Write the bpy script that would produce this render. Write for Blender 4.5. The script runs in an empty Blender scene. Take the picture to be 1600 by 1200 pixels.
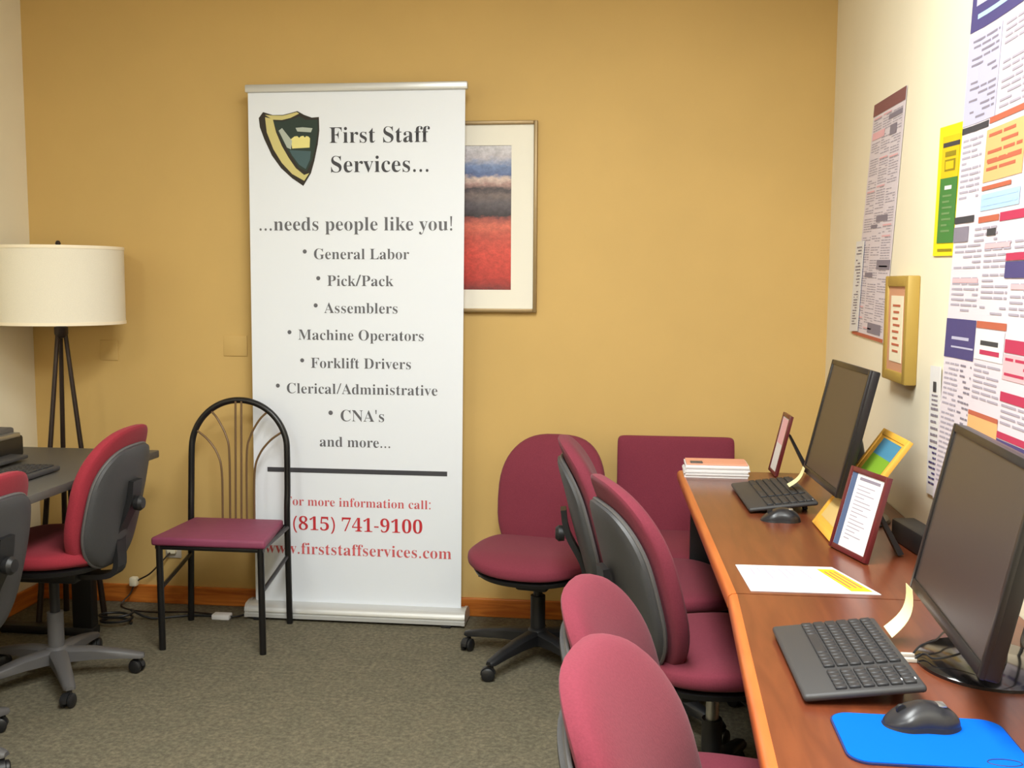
import bpy, bmesh, math, random, json
from mathutils import Vector, Matrix
random.seed(7)
SC = bpy.context.scene
COL = SC.collection
PI = math.pi

# ---------------------------------------------------------------- camera, world, exposure
cam_d = bpy.data.cameras.new('camera')
cam_d.sensor_fit = 'HORIZONTAL'; cam_d.sensor_width = 36.0
cam_d.lens = 36.0 * 1620.0 / 1600.0
cam_d.clip_start = 0.02
cam = bpy.data.objects.new('camera', cam_d); COL.objects.link(cam)
_F = Vector((-0.1135972, 0.9887735, -0.0970703)).normalized()
_R0 = Vector((math.cos(math.radians(6.5538)), math.sin(math.radians(6.5538)), 0))
_U0 = _R0.cross(_F)
_rl = math.radians(0.3)
_R = _R0 * math.cos(_rl) + _U0 * math.sin(_rl)
_U = _R.cross(_F)
cam.matrix_world = Matrix(((_R.x, _U.x, -_F.x, 0), (_R.y, _U.y, -_F.y, 0), (_R.z, _U.z, -_F.z, 1.38), (0, 0, 0, 1)))
SC.camera = cam
SC.view_settings.view_transform = 'Standard'
SC.view_settings.look = 'None'
SC.view_settings.gamma = 1.0
SC.view_settings.use_curve_mapping = False
SC.view_settings.exposure = 0.07
wd = bpy.data.worlds.new('world'); SC.world = wd; wd.use_nodes = True
wd.node_tree.nodes['Background'].inputs[0].default_value = (0.9, 0.93, 1.0, 1)
wd.node_tree.nodes['Background'].inputs[1].default_value = 0.15

# ceiling troffer lamps (the fixtures themselves are built with the ceiling)
CEIL = 2.75
LAMPS = [(-0.27, 1.85, 54), (-0.02, 0.25, 74), (-1.75, 0.3, 22)]
for (lx, ly, w) in LAMPS:
    ld = bpy.data.lights.new('troffer_light', 'AREA'); ld.shape = 'RECTANGLE'
    ld.size = 0.56; ld.size_y = 1.16; ld.energy = w; ld.color = (0.965, 1.0, 0.985)
    ld.spread = math.radians(180)
    lo = bpy.data.objects.new('troffer_light', ld); COL.objects.link(lo)
    lo.location = (lx, ly, CEIL - 0.03)

# ---------------------------------------------------------------- materials
def lin(c):
    c = c / 255.0
    return c / 12.92 if c <= 0.04045 else ((c + 0.055) / 1.055) ** 2.4
def rgb(r, g, b): return (lin(r), lin(g), lin(b), 1.0)
MATS = {}
def mat(name, col, rough=0.5, metal=0.0, noise=0.0, scale=60.0, bump=0.0, sheen=0.0, coat=0.0, spec=0.5):
    if name in MATS: return MATS[name]
    m = bpy.data.materials.new(name); m.use_nodes = True
    nt = m.node_tree; b = nt.nodes['Principled BSDF']
    b.inputs['Base Color'].default_value = col
    b.inputs['Roughness'].default_value = rough
    b.inputs['Metallic'].default_value = metal
    b.inputs['Specular IOR Level'].default_value = spec
    if sheen:
        b.inputs['Sheen Weight'].default_value = sheen
        b.inputs['Sheen Roughness'].default_value = 0.5
    if coat:
        b.inputs['Coat Weight'].default_value = coat; b.inputs['Coat Roughness'].default_value = 0.12
    if noise or bump:
        tc = nt.nodes.new('ShaderNodeTexCoord')
        n = nt.nodes.new('ShaderNodeTexNoise'); n.inputs['Scale'].default_value = scale; n.inputs['Detail'].default_value = 4
        nt.links.new(tc.outputs['Object'], n.inputs['Vector'])
        if noise:
            mx = nt.nodes.new('ShaderNodeMix'); mx.data_type = 'RGBA'; mx.blend_type = 'MULTIPLY'
            mx.inputs[0].default_value = 1.0
            mx.inputs[6].default_value = col
            r = nt.nodes.new('ShaderNodeMapRange'); r.inputs[1].default_value = 0.3; r.inputs[2].default_value = 0.7
            r.inputs[3].default_value = 1 - noise; r.inputs[4].default_value = 1 + noise
            nt.links.new(n.outputs['Fac'], r.inputs[0])
            nt.links.new(r.outputs[0], mx.inputs[7])
            nt.links.new(mx.outputs[2], b.inputs['Base Color'])
        if bump:
            bp = nt.nodes.new('ShaderNodeBump'); bp.inputs['Strength'].default_value = bump; bp.inputs['Distance'].default_value = 0.002
            nt.links.new(n.outputs['Fac'], bp.inputs['Height']); nt.links.new(bp.outputs[0], b.inputs['Normal'])
    MATS[name] = m
    return m
def wood_mat(name, c1, c2, rough, axis_scale, coat=0.0):
    m = bpy.data.materials.new(name); m.use_nodes = True
    nt = m.node_tree; b = nt.nodes['Principled BSDF']
    tc = nt.nodes.new('ShaderNodeTexCoord'); mp = nt.nodes.new('ShaderNodeMapping')
    mp.inputs['Scale'].default_value = axis_scale
    n = nt.nodes.new('ShaderNodeTexNoise'); n.inputs['Scale'].default_value = 5; n.inputs['Detail'].default_value = 8; n.inputs['Distortion'].default_value = 0.6
    cr = nt.nodes.new('ShaderNodeValToRGB')
    cr.color_ramp.elements[0].color = c1; cr.color_ramp.elements[0].position = 0.35
    cr.color_ramp.elements[1].color = c2; cr.color_ramp.elements[1].position = 0.68
    L = nt.links.new
    L(tc.outputs['Object'], mp.inputs[0]); L(mp.outputs[0], n.inputs['Vector']); L(n.outputs['Fac'], cr.inputs[0]); L(cr.outputs[0], b.inputs['Base Color'])
    b.inputs['Roughness'].default_value = rough
    b.inputs['Coat Weight'].default_value = coat; b.inputs['Coat Roughness'].default_value = 0.18
    return m
def carpet_mat():
    m = bpy.data.materials.new('carpet'); m.use_nodes = True
    nt = m.node_tree; b = nt.nodes['Principled BSDF']; L = nt.links.new
    tc = nt.nodes.new('ShaderNodeTexCoord')
    n1 = nt.nodes.new('ShaderNodeTexNoise'); n1.inputs['Scale'].default_value = 60; n1.inputs['Detail'].default_value = 5; n1.inputs['Roughness'].default_value = 0.75
    n2 = nt.nodes.new('ShaderNodeTexNoise'); n2.inputs['Scale'].default_value = 12; n2.inputs['Detail'].default_value = 3
    cr = nt.nodes.new('ShaderNodeValToRGB')
    e = cr.color_ramp.elements
    e[0].position = 0.34; e[0].color = rgb(90, 85, 73)
    e[1].position = 0.66; e[1].color = rgb(128, 121, 102)
    k = e.new(0.5); k.color = rgb(108, 102, 86)
    mx = nt.nodes.new('ShaderNodeMix'); mx.data_type = 'RGBA'; mx.blend_type = 'MULTIPLY'; mx.inputs[0].default_value = 0.35
    cr2 = nt.nodes.new('ShaderNodeValToRGB')
    cr2.color_ramp.elements[0].position = 0.4; cr2.color_ramp.elements[0].color = (0.75, 0.77, 0.74, 1)
    cr2.color_ramp.elements[1].position = 0.6; cr2.color_ramp.elements[1].color = (1.05, 1.0, 0.95, 1)
    for n in (n1, n2): L(tc.outputs['Object'], n.inputs['Vector'])
    L(n1.outputs['Fac'], cr.inputs[0]); L(n2.outputs['Fac'], cr2.inputs[0])
    L(cr.outputs[0], mx.inputs[6]); L(cr2.outputs[0], mx.inputs[7]); L(mx.outputs[2], b.inputs['Base Color'])
    b.inputs['Roughness'].default_value = 0.95; b.inputs['Specular IOR Level'].default_value = 0.1
    bp = nt.nodes.new('ShaderNodeBump'); bp.inputs['Strength'].default_value = 0.6; bp.inputs['Distance'].default_value = 0.004
    L(n1.outputs['Fac'], bp.inputs['Height']); L(bp.outputs[0], b.inputs['Normal'])
    return m
def landscape_mat(z0, z1):
    # printed landscape: banded sky, dark tree line, red field
    m = bpy.data.materials.new('landscape_print'); m.use_nodes = True
    nt = m.node_tree; b = nt.nodes['Principled BSDF']; L = nt.links.new
    tc = nt.nodes.new('ShaderNodeTexCoord'); sp = nt.nodes.new('ShaderNodeSeparateXYZ')
    mr = nt.nodes.new('ShaderNodeMapRange'); mr.inputs[1].default_value = z0; mr.inputs[2].default_value = z1
    mp = nt.nodes.new('ShaderNodeMapping'); mp.inputs['Scale'].default_value = (14, 14, 22)
    n = nt.nodes.new('ShaderNodeTexNoise'); n.inputs['Scale'].default_value = 2.5; n.inputs['Detail'].default_value = 8
    ad = nt.nodes.new('ShaderNodeMath'); ad.operation = 'MULTIPLY_ADD'; ad.inputs[1].default_value = 0.07
    su = nt.nodes.new('ShaderNodeMath'); su.operation = 'SUBTRACT'; su.inputs[1].default_value = 0.035
    cr = nt.nodes.new('ShaderNodeValToRGB'); e = cr.color_ramp.elements
    stops = [(0.0, (122, 52, 50)), (0.08, (190, 62, 52)), (0.24, (212, 76, 62)), (0.36, (200, 84, 68)), (0.45, (215, 110, 88)), (0.495, (160, 82, 72)), (0.515, (52, 44, 48)),
             (0.60, (96, 88, 92)), (0.66, (120, 104, 100)), (0.70, (70, 62, 66)), (0.735, (176, 140, 132)), (0.77, (212, 190, 178)), (0.80, (92, 108, 152)), (0.86, (118, 138, 178)), (0.92, (196, 190, 196)), (1.0, (206, 204, 208))]
    e[0].position = stops[0][0]; e[0].color = rgb(*stops[0][1]); e[1].position = 1.0; e[1].color = rgb(*stops[-1][1])
    for p, c in stops[1:-1]:
        k = e.new(p); k.color = rgb(*c)
    L(tc.outputs['Object'], sp.inputs[0]); L(sp.outputs[2], mr.inputs[0]); L(tc.outputs['Object'], mp.inputs[0]); L(mp.outputs[0], n.inputs['Vector'])
    L(n.outputs['Fac'], ad.inputs[0]); L(mr.outputs[0], ad.inputs[2]); L(ad.outputs[0], su.inputs[0]); L(su.outputs[0], cr.inputs[0])
    mp2 = nt.nodes.new('ShaderNodeMapping'); mp2.inputs['Scale'].default_value = (34, 34, 46)
    mp2.inputs['Rotation'].default_value = (0, 0.35, 0)
    n2 = nt.nodes.new('ShaderNodeTexNoise'); n2.inputs['Scale'].default_value = 1.4; n2.inputs['Detail'].default_value = 6; n2.inputs['Roughness'].default_value = 0.7
    r2 = nt.nodes.new('ShaderNodeMapRange'); r2.inputs[1].default_value = 0.3; r2.inputs[2].default_value = 0.7; r2.inputs[3].default_value = 0.62; r2.inputs[4].default_value = 1.3
    mx = nt.nodes.new('ShaderNodeMix'); mx.data_type = 'RGBA'; mx.blend_type = 'MULTIPLY'; mx.inputs[0].default_value = 0.75
    L(tc.outputs['Object'], mp2.inputs[0]); L(mp2.outputs[0], n2.inputs['Vector']); L(n2.outputs['Fac'], r2.inputs[0])
    L(cr.outputs[0], mx.inputs[6]); L(r2.outputs[0], mx.inputs[7]); L(mx.outputs[2], b.inputs['Base Color'])
    b.inputs['Roughness'].default_value = 0.45
    return m
def emit_mat(name, col, s):
    m = bpy.data.materials.new(name); m.use_nodes = True
    b = m.node_tree.nodes['Principled BSDF']
    b.inputs['Base Color'].default_value = col; b.inputs['Emission Color'].default_value = col; b.inputs['Emission Strength'].default_value = s
    return m

M_MUST = mat('mustard_wall_paint', rgb(208, 173, 106), 0.75, noise=0.03, scale=3, bump=0.05)
M_CREAM = mat('cream_wall_paint', rgb(240, 230, 204), 0.75, noise=0.02, scale=3, bump=0.05)
M_CEIL = mat('ceiling_white', rgb(225, 220, 208), 0.9)
M_CARPET = carpet_mat()
M_BASEB = wood_mat('honey_baseboard_wood', rgb(176, 92, 30), rgb(214, 128, 50), 0.4, (1, 1, 12))
M_DESK = wood_mat('cherry_desk_laminate', rgb(98, 47, 28), rgb(114, 58, 34), 0.3, (9, 1, 9), coat=0.22)
M_DESKEDGE = wood_mat('orange_desk_edge', rgb(178, 90, 40), rgb(192, 104, 50), 0.38, (9, 1, 9), coat=0.3)
M_BURG = mat('burgundy_fabric', rgb(118, 48, 62), 0.9, noise=0.08, scale=260, bump=0.2, sheen=0.06, spec=0.2)
M_RED = mat('red_fabric', rgb(148, 46, 58), 0.9, noise=0.08, scale=260, bump=0.2, sheen=0.05, spec=0.2)
M_GUEST = mat('guest_burgundy_fabric', rgb(120, 46, 62), 0.85, noise=0.08, scale=260, bump=0.2, sheen=0.05, spec=0.25)
M_SHELL = mat('charcoal_shell_plastic', rgb(66, 66, 68), 0.5, noise=0.08, scale=300, bump=0.1)
M_GREYPL = mat('grey_base_plastic', rgb(88, 86, 86), 0.5)
M_BLACKPL = mat('black_plastic', rgb(26, 26, 28), 0.45)
M_BLACKMT = mat('black_painted_steel', rgb(20, 19, 20), 0.35)
M_CHROME = mat('grey_metal', rgb(176, 176, 174), 0.3, metal=0.8)
M_SILVER = mat('brushed_silver', rgb(205, 205, 203), 0.35, metal=0.35)
M_BANNER = mat('banner_vinyl', rgb(232, 237, 245), 0.5)
M_INK = mat('dark_grey_ink', rgb(62, 62, 68), 0.6)
M_INK2 = mat('grey_ink', rgb(98, 98, 104), 0.6)
M_REDINK = mat('red_ink', rgb(196, 44, 54), 0.6)
M_PINKINK = mat('pale_red_ink', rgb(205, 92, 96), 0.6)
M_PAPER = mat('white_paper', rgb(228, 226, 226), 0.7)
M_CREAMPAPER = mat('cream_paper', rgb(238, 228, 200), 0.7)
M_SHADE = mat('lampshade_linen', rgb(232, 224, 204), 0.8, noise=0.04, scale=400, bump=0.1)
M_SHADERIM = mat('lampshade_rim', rgb(245, 232, 205), 0.7)
M_BRONZE = mat('dark_bronze', rgb(52, 40, 34), 0.4, metal=0.4)
M_SPIND = mat('brown_wire', rgb(112, 86, 58), 0.4, metal=0.3)
M_CAFE = mat('plum_vinyl', rgb(134, 60, 88), 0.6, noise=0.06, scale=40, bump=0.05)
M_GOLDF = mat('champagne_frame', rgb(178, 150, 96), 0.4, metal=0.3)
M_MAT = mat('ivory_mat_board', rgb(240, 236, 222), 0.8)
M_LDESK = mat('slate_laminate', rgb(84, 82, 78), 0.45, noise=0.05, scale=200)
M_KEY = mat('charcoal_key_plastic', rgb(54, 53, 54), 0.55)
M_KEYCAP = mat('keycap_plastic', rgb(42, 42, 45), 0.5)
M_SCREEN = mat('monitor_screen_glass', rgb(54, 48, 46), 0.32, spec=0.6)
M_BEZEL = mat('black_bezel', rgb(24, 22, 22), 0.35)
M_GLOSSBLK = mat('gloss_black', rgb(22, 21, 22), 0.12, coat=0.5)
M_BLUE = mat('blue_rubber', rgb(0, 92, 206), 0.9, spec=0.1)
M_NAVY = mat('navy_edge', rgb(30, 40, 92), 0.6)
M_STICKY = mat('pale_yellow_sticky_paper', rgb(248, 238, 178), 0.7)
M_YEL = mat('yellow_card', rgb(246, 228, 24), 0.6)
M_GOLDINK = mat('golden_ink', rgb(236, 196, 20), 0.6)
M_GREEN = mat('green_ink', rgb(62, 128, 60), 0.6)
M_DKGREEN = mat('dark_green_ink', rgb(34, 52, 44), 0.6)
M_TEAL = mat('teal_ink', rgb(66, 92, 96), 0.6)
M_BRNINK = mat('brown_black_ink', rgb(40, 32, 24), 0.6)
M_GOLD2 = mat('gold_ink', rgb(208, 196, 128), 0.6)
M_LYEL = mat('light_yellow_ink', rgb(232, 222, 140), 0.6)
M_REDWOOD = mat('red_mahogany', rgb(92, 26, 30), 0.35, coat=0.2)
M_OLIVEGOLD = mat('olive_gold_frame', rgb(176, 146, 70), 0.45, metal=0.2)
M_TANCARD = mat('orange_tan_frame', rgb(226, 168, 62), 0.6)
M_LAV = mat('lavender_ink', rgb(186, 184, 208), 0.7)
M_PURP = mat('indigo_ink', rgb(74, 66, 118), 0.7)
M_CRIM = mat('crimson_ink', rgb(184, 50, 84), 0.7)
M_ORANGE = mat('peach_ink', rgb(236, 176, 116), 0.7)
M_ORED = mat('brick_ink', rgb(186, 98, 72), 0.7)
M_LBLUE = mat('sky_ink', rgb(170, 200, 232), 0.7)
M_PINK = mat('rose_ink', rgb(232, 180, 186), 0.7)
M_MAUVE = mat('mauve_brown_ink', rgb(132, 84, 84), 0.7)
M_FINE = mat('fine_print_grey', rgb(170, 162, 176), 0.7)
M_FINED = mat('fine_print_dark', rgb(134, 126, 140), 0.7)
M_PSHEET = mat('poster_paper', rgb(222, 212, 220), 0.6)
M_BLUEPIC = mat('blue_picture_ink', rgb(70, 130, 160), 0.6)
M_GRNPIC = mat('grass_picture_ink', rgb(120, 160, 40), 0.6)
M_STEEL = mat('pale_cable', rgb(205, 196, 182), 0.5)

# ---------------------------------------------------------------- mesh helpers
def new_bm(): return bmesh.new()
def add_box(bm, x0, x1, y0, y1, z0, z1, bev=0.0, mi=0, M=None, seg=2):
    r = bmesh.ops.create_cube(bm, size=1.0)
    vs = r['verts']
    for v in vs:
        v.co = Vector(((x0 + x1) / 2 + v.co.x * (x1 - x0), (y0 + y1) / 2 + v.co.y * (y1 - y0), (z0 + z1) / 2 + v.co.z * (z1 - z0)))
    fs = list({f for v in vs for f in v.link_faces})
    if bev:
        es = list({e for v in vs for e in v.link_edges})
        rr = bmesh.ops.bevel(bm, geom=es, offset=bev, segments=seg, affect='EDGES', profile=0.5)
        vs = list({v for f in rr['faces'] for v in f.verts} | {v for v in vs if v.is_valid})
        fs = list({f for v in vs for f in v.link_faces})
    for f in fs: f.material_index = mi
    if M is not None:
        for v in vs: v.co = M @ v.co
    return vs
def add_tube(bm, pts, rad, n=10, closed=False, cap=True, mi=0):
    pts = [Vector(p) for p in pts]; N = len(pts)
    rads = rad if isinstance(rad, (list, tuple)) else [rad] * N
    rings = []; prev = None
    for i, p in enumerate(pts):
        a = pts[(i - 1) % N] if (closed or i > 0) else pts[i]
        b = pts[(i + 1) % N] if (closed or i < N - 1) else pts[i]
        t = (b - a)
        if t.length < 1e-9: t = Vector((0, 0, 1))
        t.normalize()
        if prev is None:
            up = Vector((0, 0, 1)) if abs(t.z) < 0.95 else Vector((1, 0, 0))
            u = t.cross(up).normalized()
        else:
            u = prev - t * prev.dot(t)
            u = u.normalized() if u.length > 1e-6 else t.orthogonal().normalized()
        prev = u; w = t.cross(u)
        rings.append([bm.verts.new(p + (u * math.cos(k * 2 * PI / n) + w * math.sin(k * 2 * PI / n)) * rads[i]) for k in range(n)])
    M_ = N if closed else N - 1
    for i in range(M_):
        r0, r1 = rings[i], rings[(i + 1) % N]
        for k in range(n):
            f = bm.faces.new((r0[k], r0[(k + 1) % n], r1[(k + 1) % n], r1[k])); f.material_index = mi
    if cap and not closed:
        f = bm.faces.new(list(reversed(rings[0]))); f.material_index = mi
        f = bm.faces.new(rings[-1]); f.material_index = mi
def add_lathe(bm, prof, n=24, c=(0, 0, 0), M=None, mi=0):
    # prof: list of (r, z)
    rings = []
    for r, z in prof:
        if r < 1e-6:
            rings.append([bm.verts.new((c[0], c[1], c[2] + z))])
        else:
            rings.append([bm.verts.new((c[0] + r * math.cos(k * 2 * PI / n), c[1] + r * math.sin(k * 2 * PI / n), c[2] + z)) for k in range(n)])
    for a, b in zip(rings, rings[1:]):
        for k in range(n):
            q = [a[k % len(a)], a[(k + 1) % len(a)], b[(k + 1) % len(b)], b[k % len(b)]]
            u = []
            for v in q:
                if v not in u: u.append(v)
            if len(u) >= 3:
                f = bm.faces.new(u); f.material_index = mi
    if M is not None:
        for r in rings:
            for v in r: v.co = M @ v.co
def add_poly(bm, pts, mi=0):
    f = bm.faces.new([bm.verts.new(p) for p in pts]); f.material_index = mi
    return f
def smooth_path(pts, k=8):
    P = [Vector(p) for p in pts]; out = []
    for i in range(len(P) - 1):
        p0 = P[max(i - 1, 0)]; p1 = P[i]; p2 = P[i + 1]; p3 = P[min(i + 2, len(P) - 1)]
        for j in range(k):
            t = j / k
            out.append(0.5 * ((2 * p1) + (p2 - p0) * t + (2 * p0 - 5 * p1 + 4 * p2 - p3) * t * t + (3 * p1 - p0 - 3 * p2 + p3) * t ** 3))
    out.append(P[-1])
    return out
def cushion_bm(w, h, e, tf, tb, dep, place, wfun=None, nr=14, nt=56, pw=0.55):
    """rounded pad: outline half sizes w,h (superellipse e), front thickness tf, back tb, dep(u,v) base surface, place(u,v,d)->Vector"""
    bm = bmesh.new(); rings = []
    ph = [PI * i / (2 * nr) for i in range(2 * nr + 1)]
    for i, a in enumerate(ph):
        r = math.sin(a); c = math.cos(a)
        d = (tf if c >= 0 else tb) * (abs(c) ** pw) * (1 if c >= 0 else -1)
        if i in (0, 2 * nr):
            rings.append([bm.verts.new(place(0, 0, dep(0, 0) + d))]); continue
        ring = []
        for k in range(nt):
            t = 2 * PI * k / nt
            ct, st = math.cos(t), math.sin(t)
            u = w * r * math.copysign(abs(ct) ** (2 / e), ct); v = h * r * math.copysign(abs(st) ** (2 / e), st)
            if wfun: u *= wfun(v / h)
            ring.append(bm.verts.new(place(u, v, dep(u, v) + d)))
        rings.append(ring)
    for a, b in zip(rings, rings[1:]):
        for k in range(nt):
            q = [a[k % len(a)], a[(k + 1) % len(a)], b[(k + 1) % len(b)], b[k % len(b)]]
            u = []
            for x in q:
                if x not in u: u.append(x)
            if len(u) >= 3: bm.faces.new(u)
    return bm
def obj(name, bm, m, parent=None, smooth=True, mats=None, loc=None, angle=None):
    bmesh.ops.recalc_face_normals(bm, faces=bm.faces[:])
    me = bpy.data.meshes.new(name); bm.to_mesh(me); bm.free()
    for x in (mats if mats else [m]): me.materials.append(x)
    if smooth:
        for p in me.polygons: p.use_smooth = True
        me.set_sharp_from_angle(angle=math.radians(40 if angle is None else angle))
    o = bpy.data.objects.new(name, me); COL.objects.link(o)
    if loc is not None: o.location = loc
    if parent is not None: o.parent = parent
    return o
def thing(name, label, cat, loc=(0, 0, 0), rz=0.0, group=None):
    o = bpy.data.objects.new(name, None); o.empty_display_size = 0.05; COL.objects.link(o)
    o.location = loc; o.rotation_euler = (0, 0, rz); o['label'] = label; o['category'] = cat
    if group: o['group'] = group
    return o
def tag(o, label, cat, group=None):
    o['label'] = label; o['category'] = cat
    if group: o['group'] = group
    return o
def struct(name, bm, m, smooth=False):
    o = obj(name, bm, m, smooth=smooth); o['kind'] = 'structure'
    return o

# ---------------------------------------------------------------- room shell
XL, XR, YB, YN = -2.535, 0.757, 4.16, -2.6
bm = new_bm(); add_box(bm, XL - .1, XR + .1, YN - .1, YB + .1, -.1, 0); struct('floor', bm, M_CARPET)
bm = new_bm(); add_box(bm, XL - .1, XR + .1, YN - .1, YB + .1, CEIL, CEIL + .1); struct('ceiling', bm, M_CEIL)
bm = new_bm(); add_box(bm, XL - .1, XR + .1, YB, YB + .1, 0, CEIL); struct('wall_back', bm, M_MUST)
bm = new_bm(); add_box(bm, XL - .1, XL, YN - .1, YB, 0, CEIL); struct('wall_left', bm, M_CREAM)
bm = new_bm(); add_box(bm, XR, XR + .1, YN - .1, YB, 0, CEIL); struct('wall_right', bm, M_CREAM)
bm = new_bm(); add_box(bm, XL, XR, YN - .1, YN, 0, CEIL); struct('wall_near', bm, M_CREAM)
BBH = 0.078
bm = new_bm(); add_box(bm, XL, XR, YB - .014, YB, 0, BBH, .004); struct('baseboard_back', bm, M_BASEB)
bm = new_bm(); add_box(bm, XL, XL + .014, YN, YB - .014, 0, BBH, .004); struct('baseboard_left', bm, M_BASEB)
bm = new_bm(); add_box(bm, XR - .014, XR, YN, YB - .014, 0, BBH, .004); struct('baseboard_right', bm, M_BASEB)

M_DIFF = emit_mat('troffer_diffuser', (0.965, 1.0, 0.985, 1), 3.0)
for i, (lx, ly, w) in enumerate(LAMPS):
    t = thing('ceiling_light', ['white ceiling troffer light nearest the mustard wall, above the row of burgundy chairs', 'white ceiling troffer light nearest the cream wall with the posters', 'white ceiling troffer light nearest the lamp-side cream wall'][i], 'ceiling light', (lx, ly, CEIL), 0, 'ceiling troffers')
    bm = new_bm()
    for a in (-1, 1):
        add_box(bm, a * .29 - .015, a * .29 + .015, -.61, .61, -.02, 0)
        add_box(bm, -.29, .29, a * .6 - .015, a * .6 + .015, -.02, 0)
    obj('frame', bm, M_CEIL, t, smooth=False)
    bm = new_bm(); add_box(bm, -.275, .275, -.585, .585, -.012, -.001); obj('diffuser', bm, M_DIFF, t, smooth=False)

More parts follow.
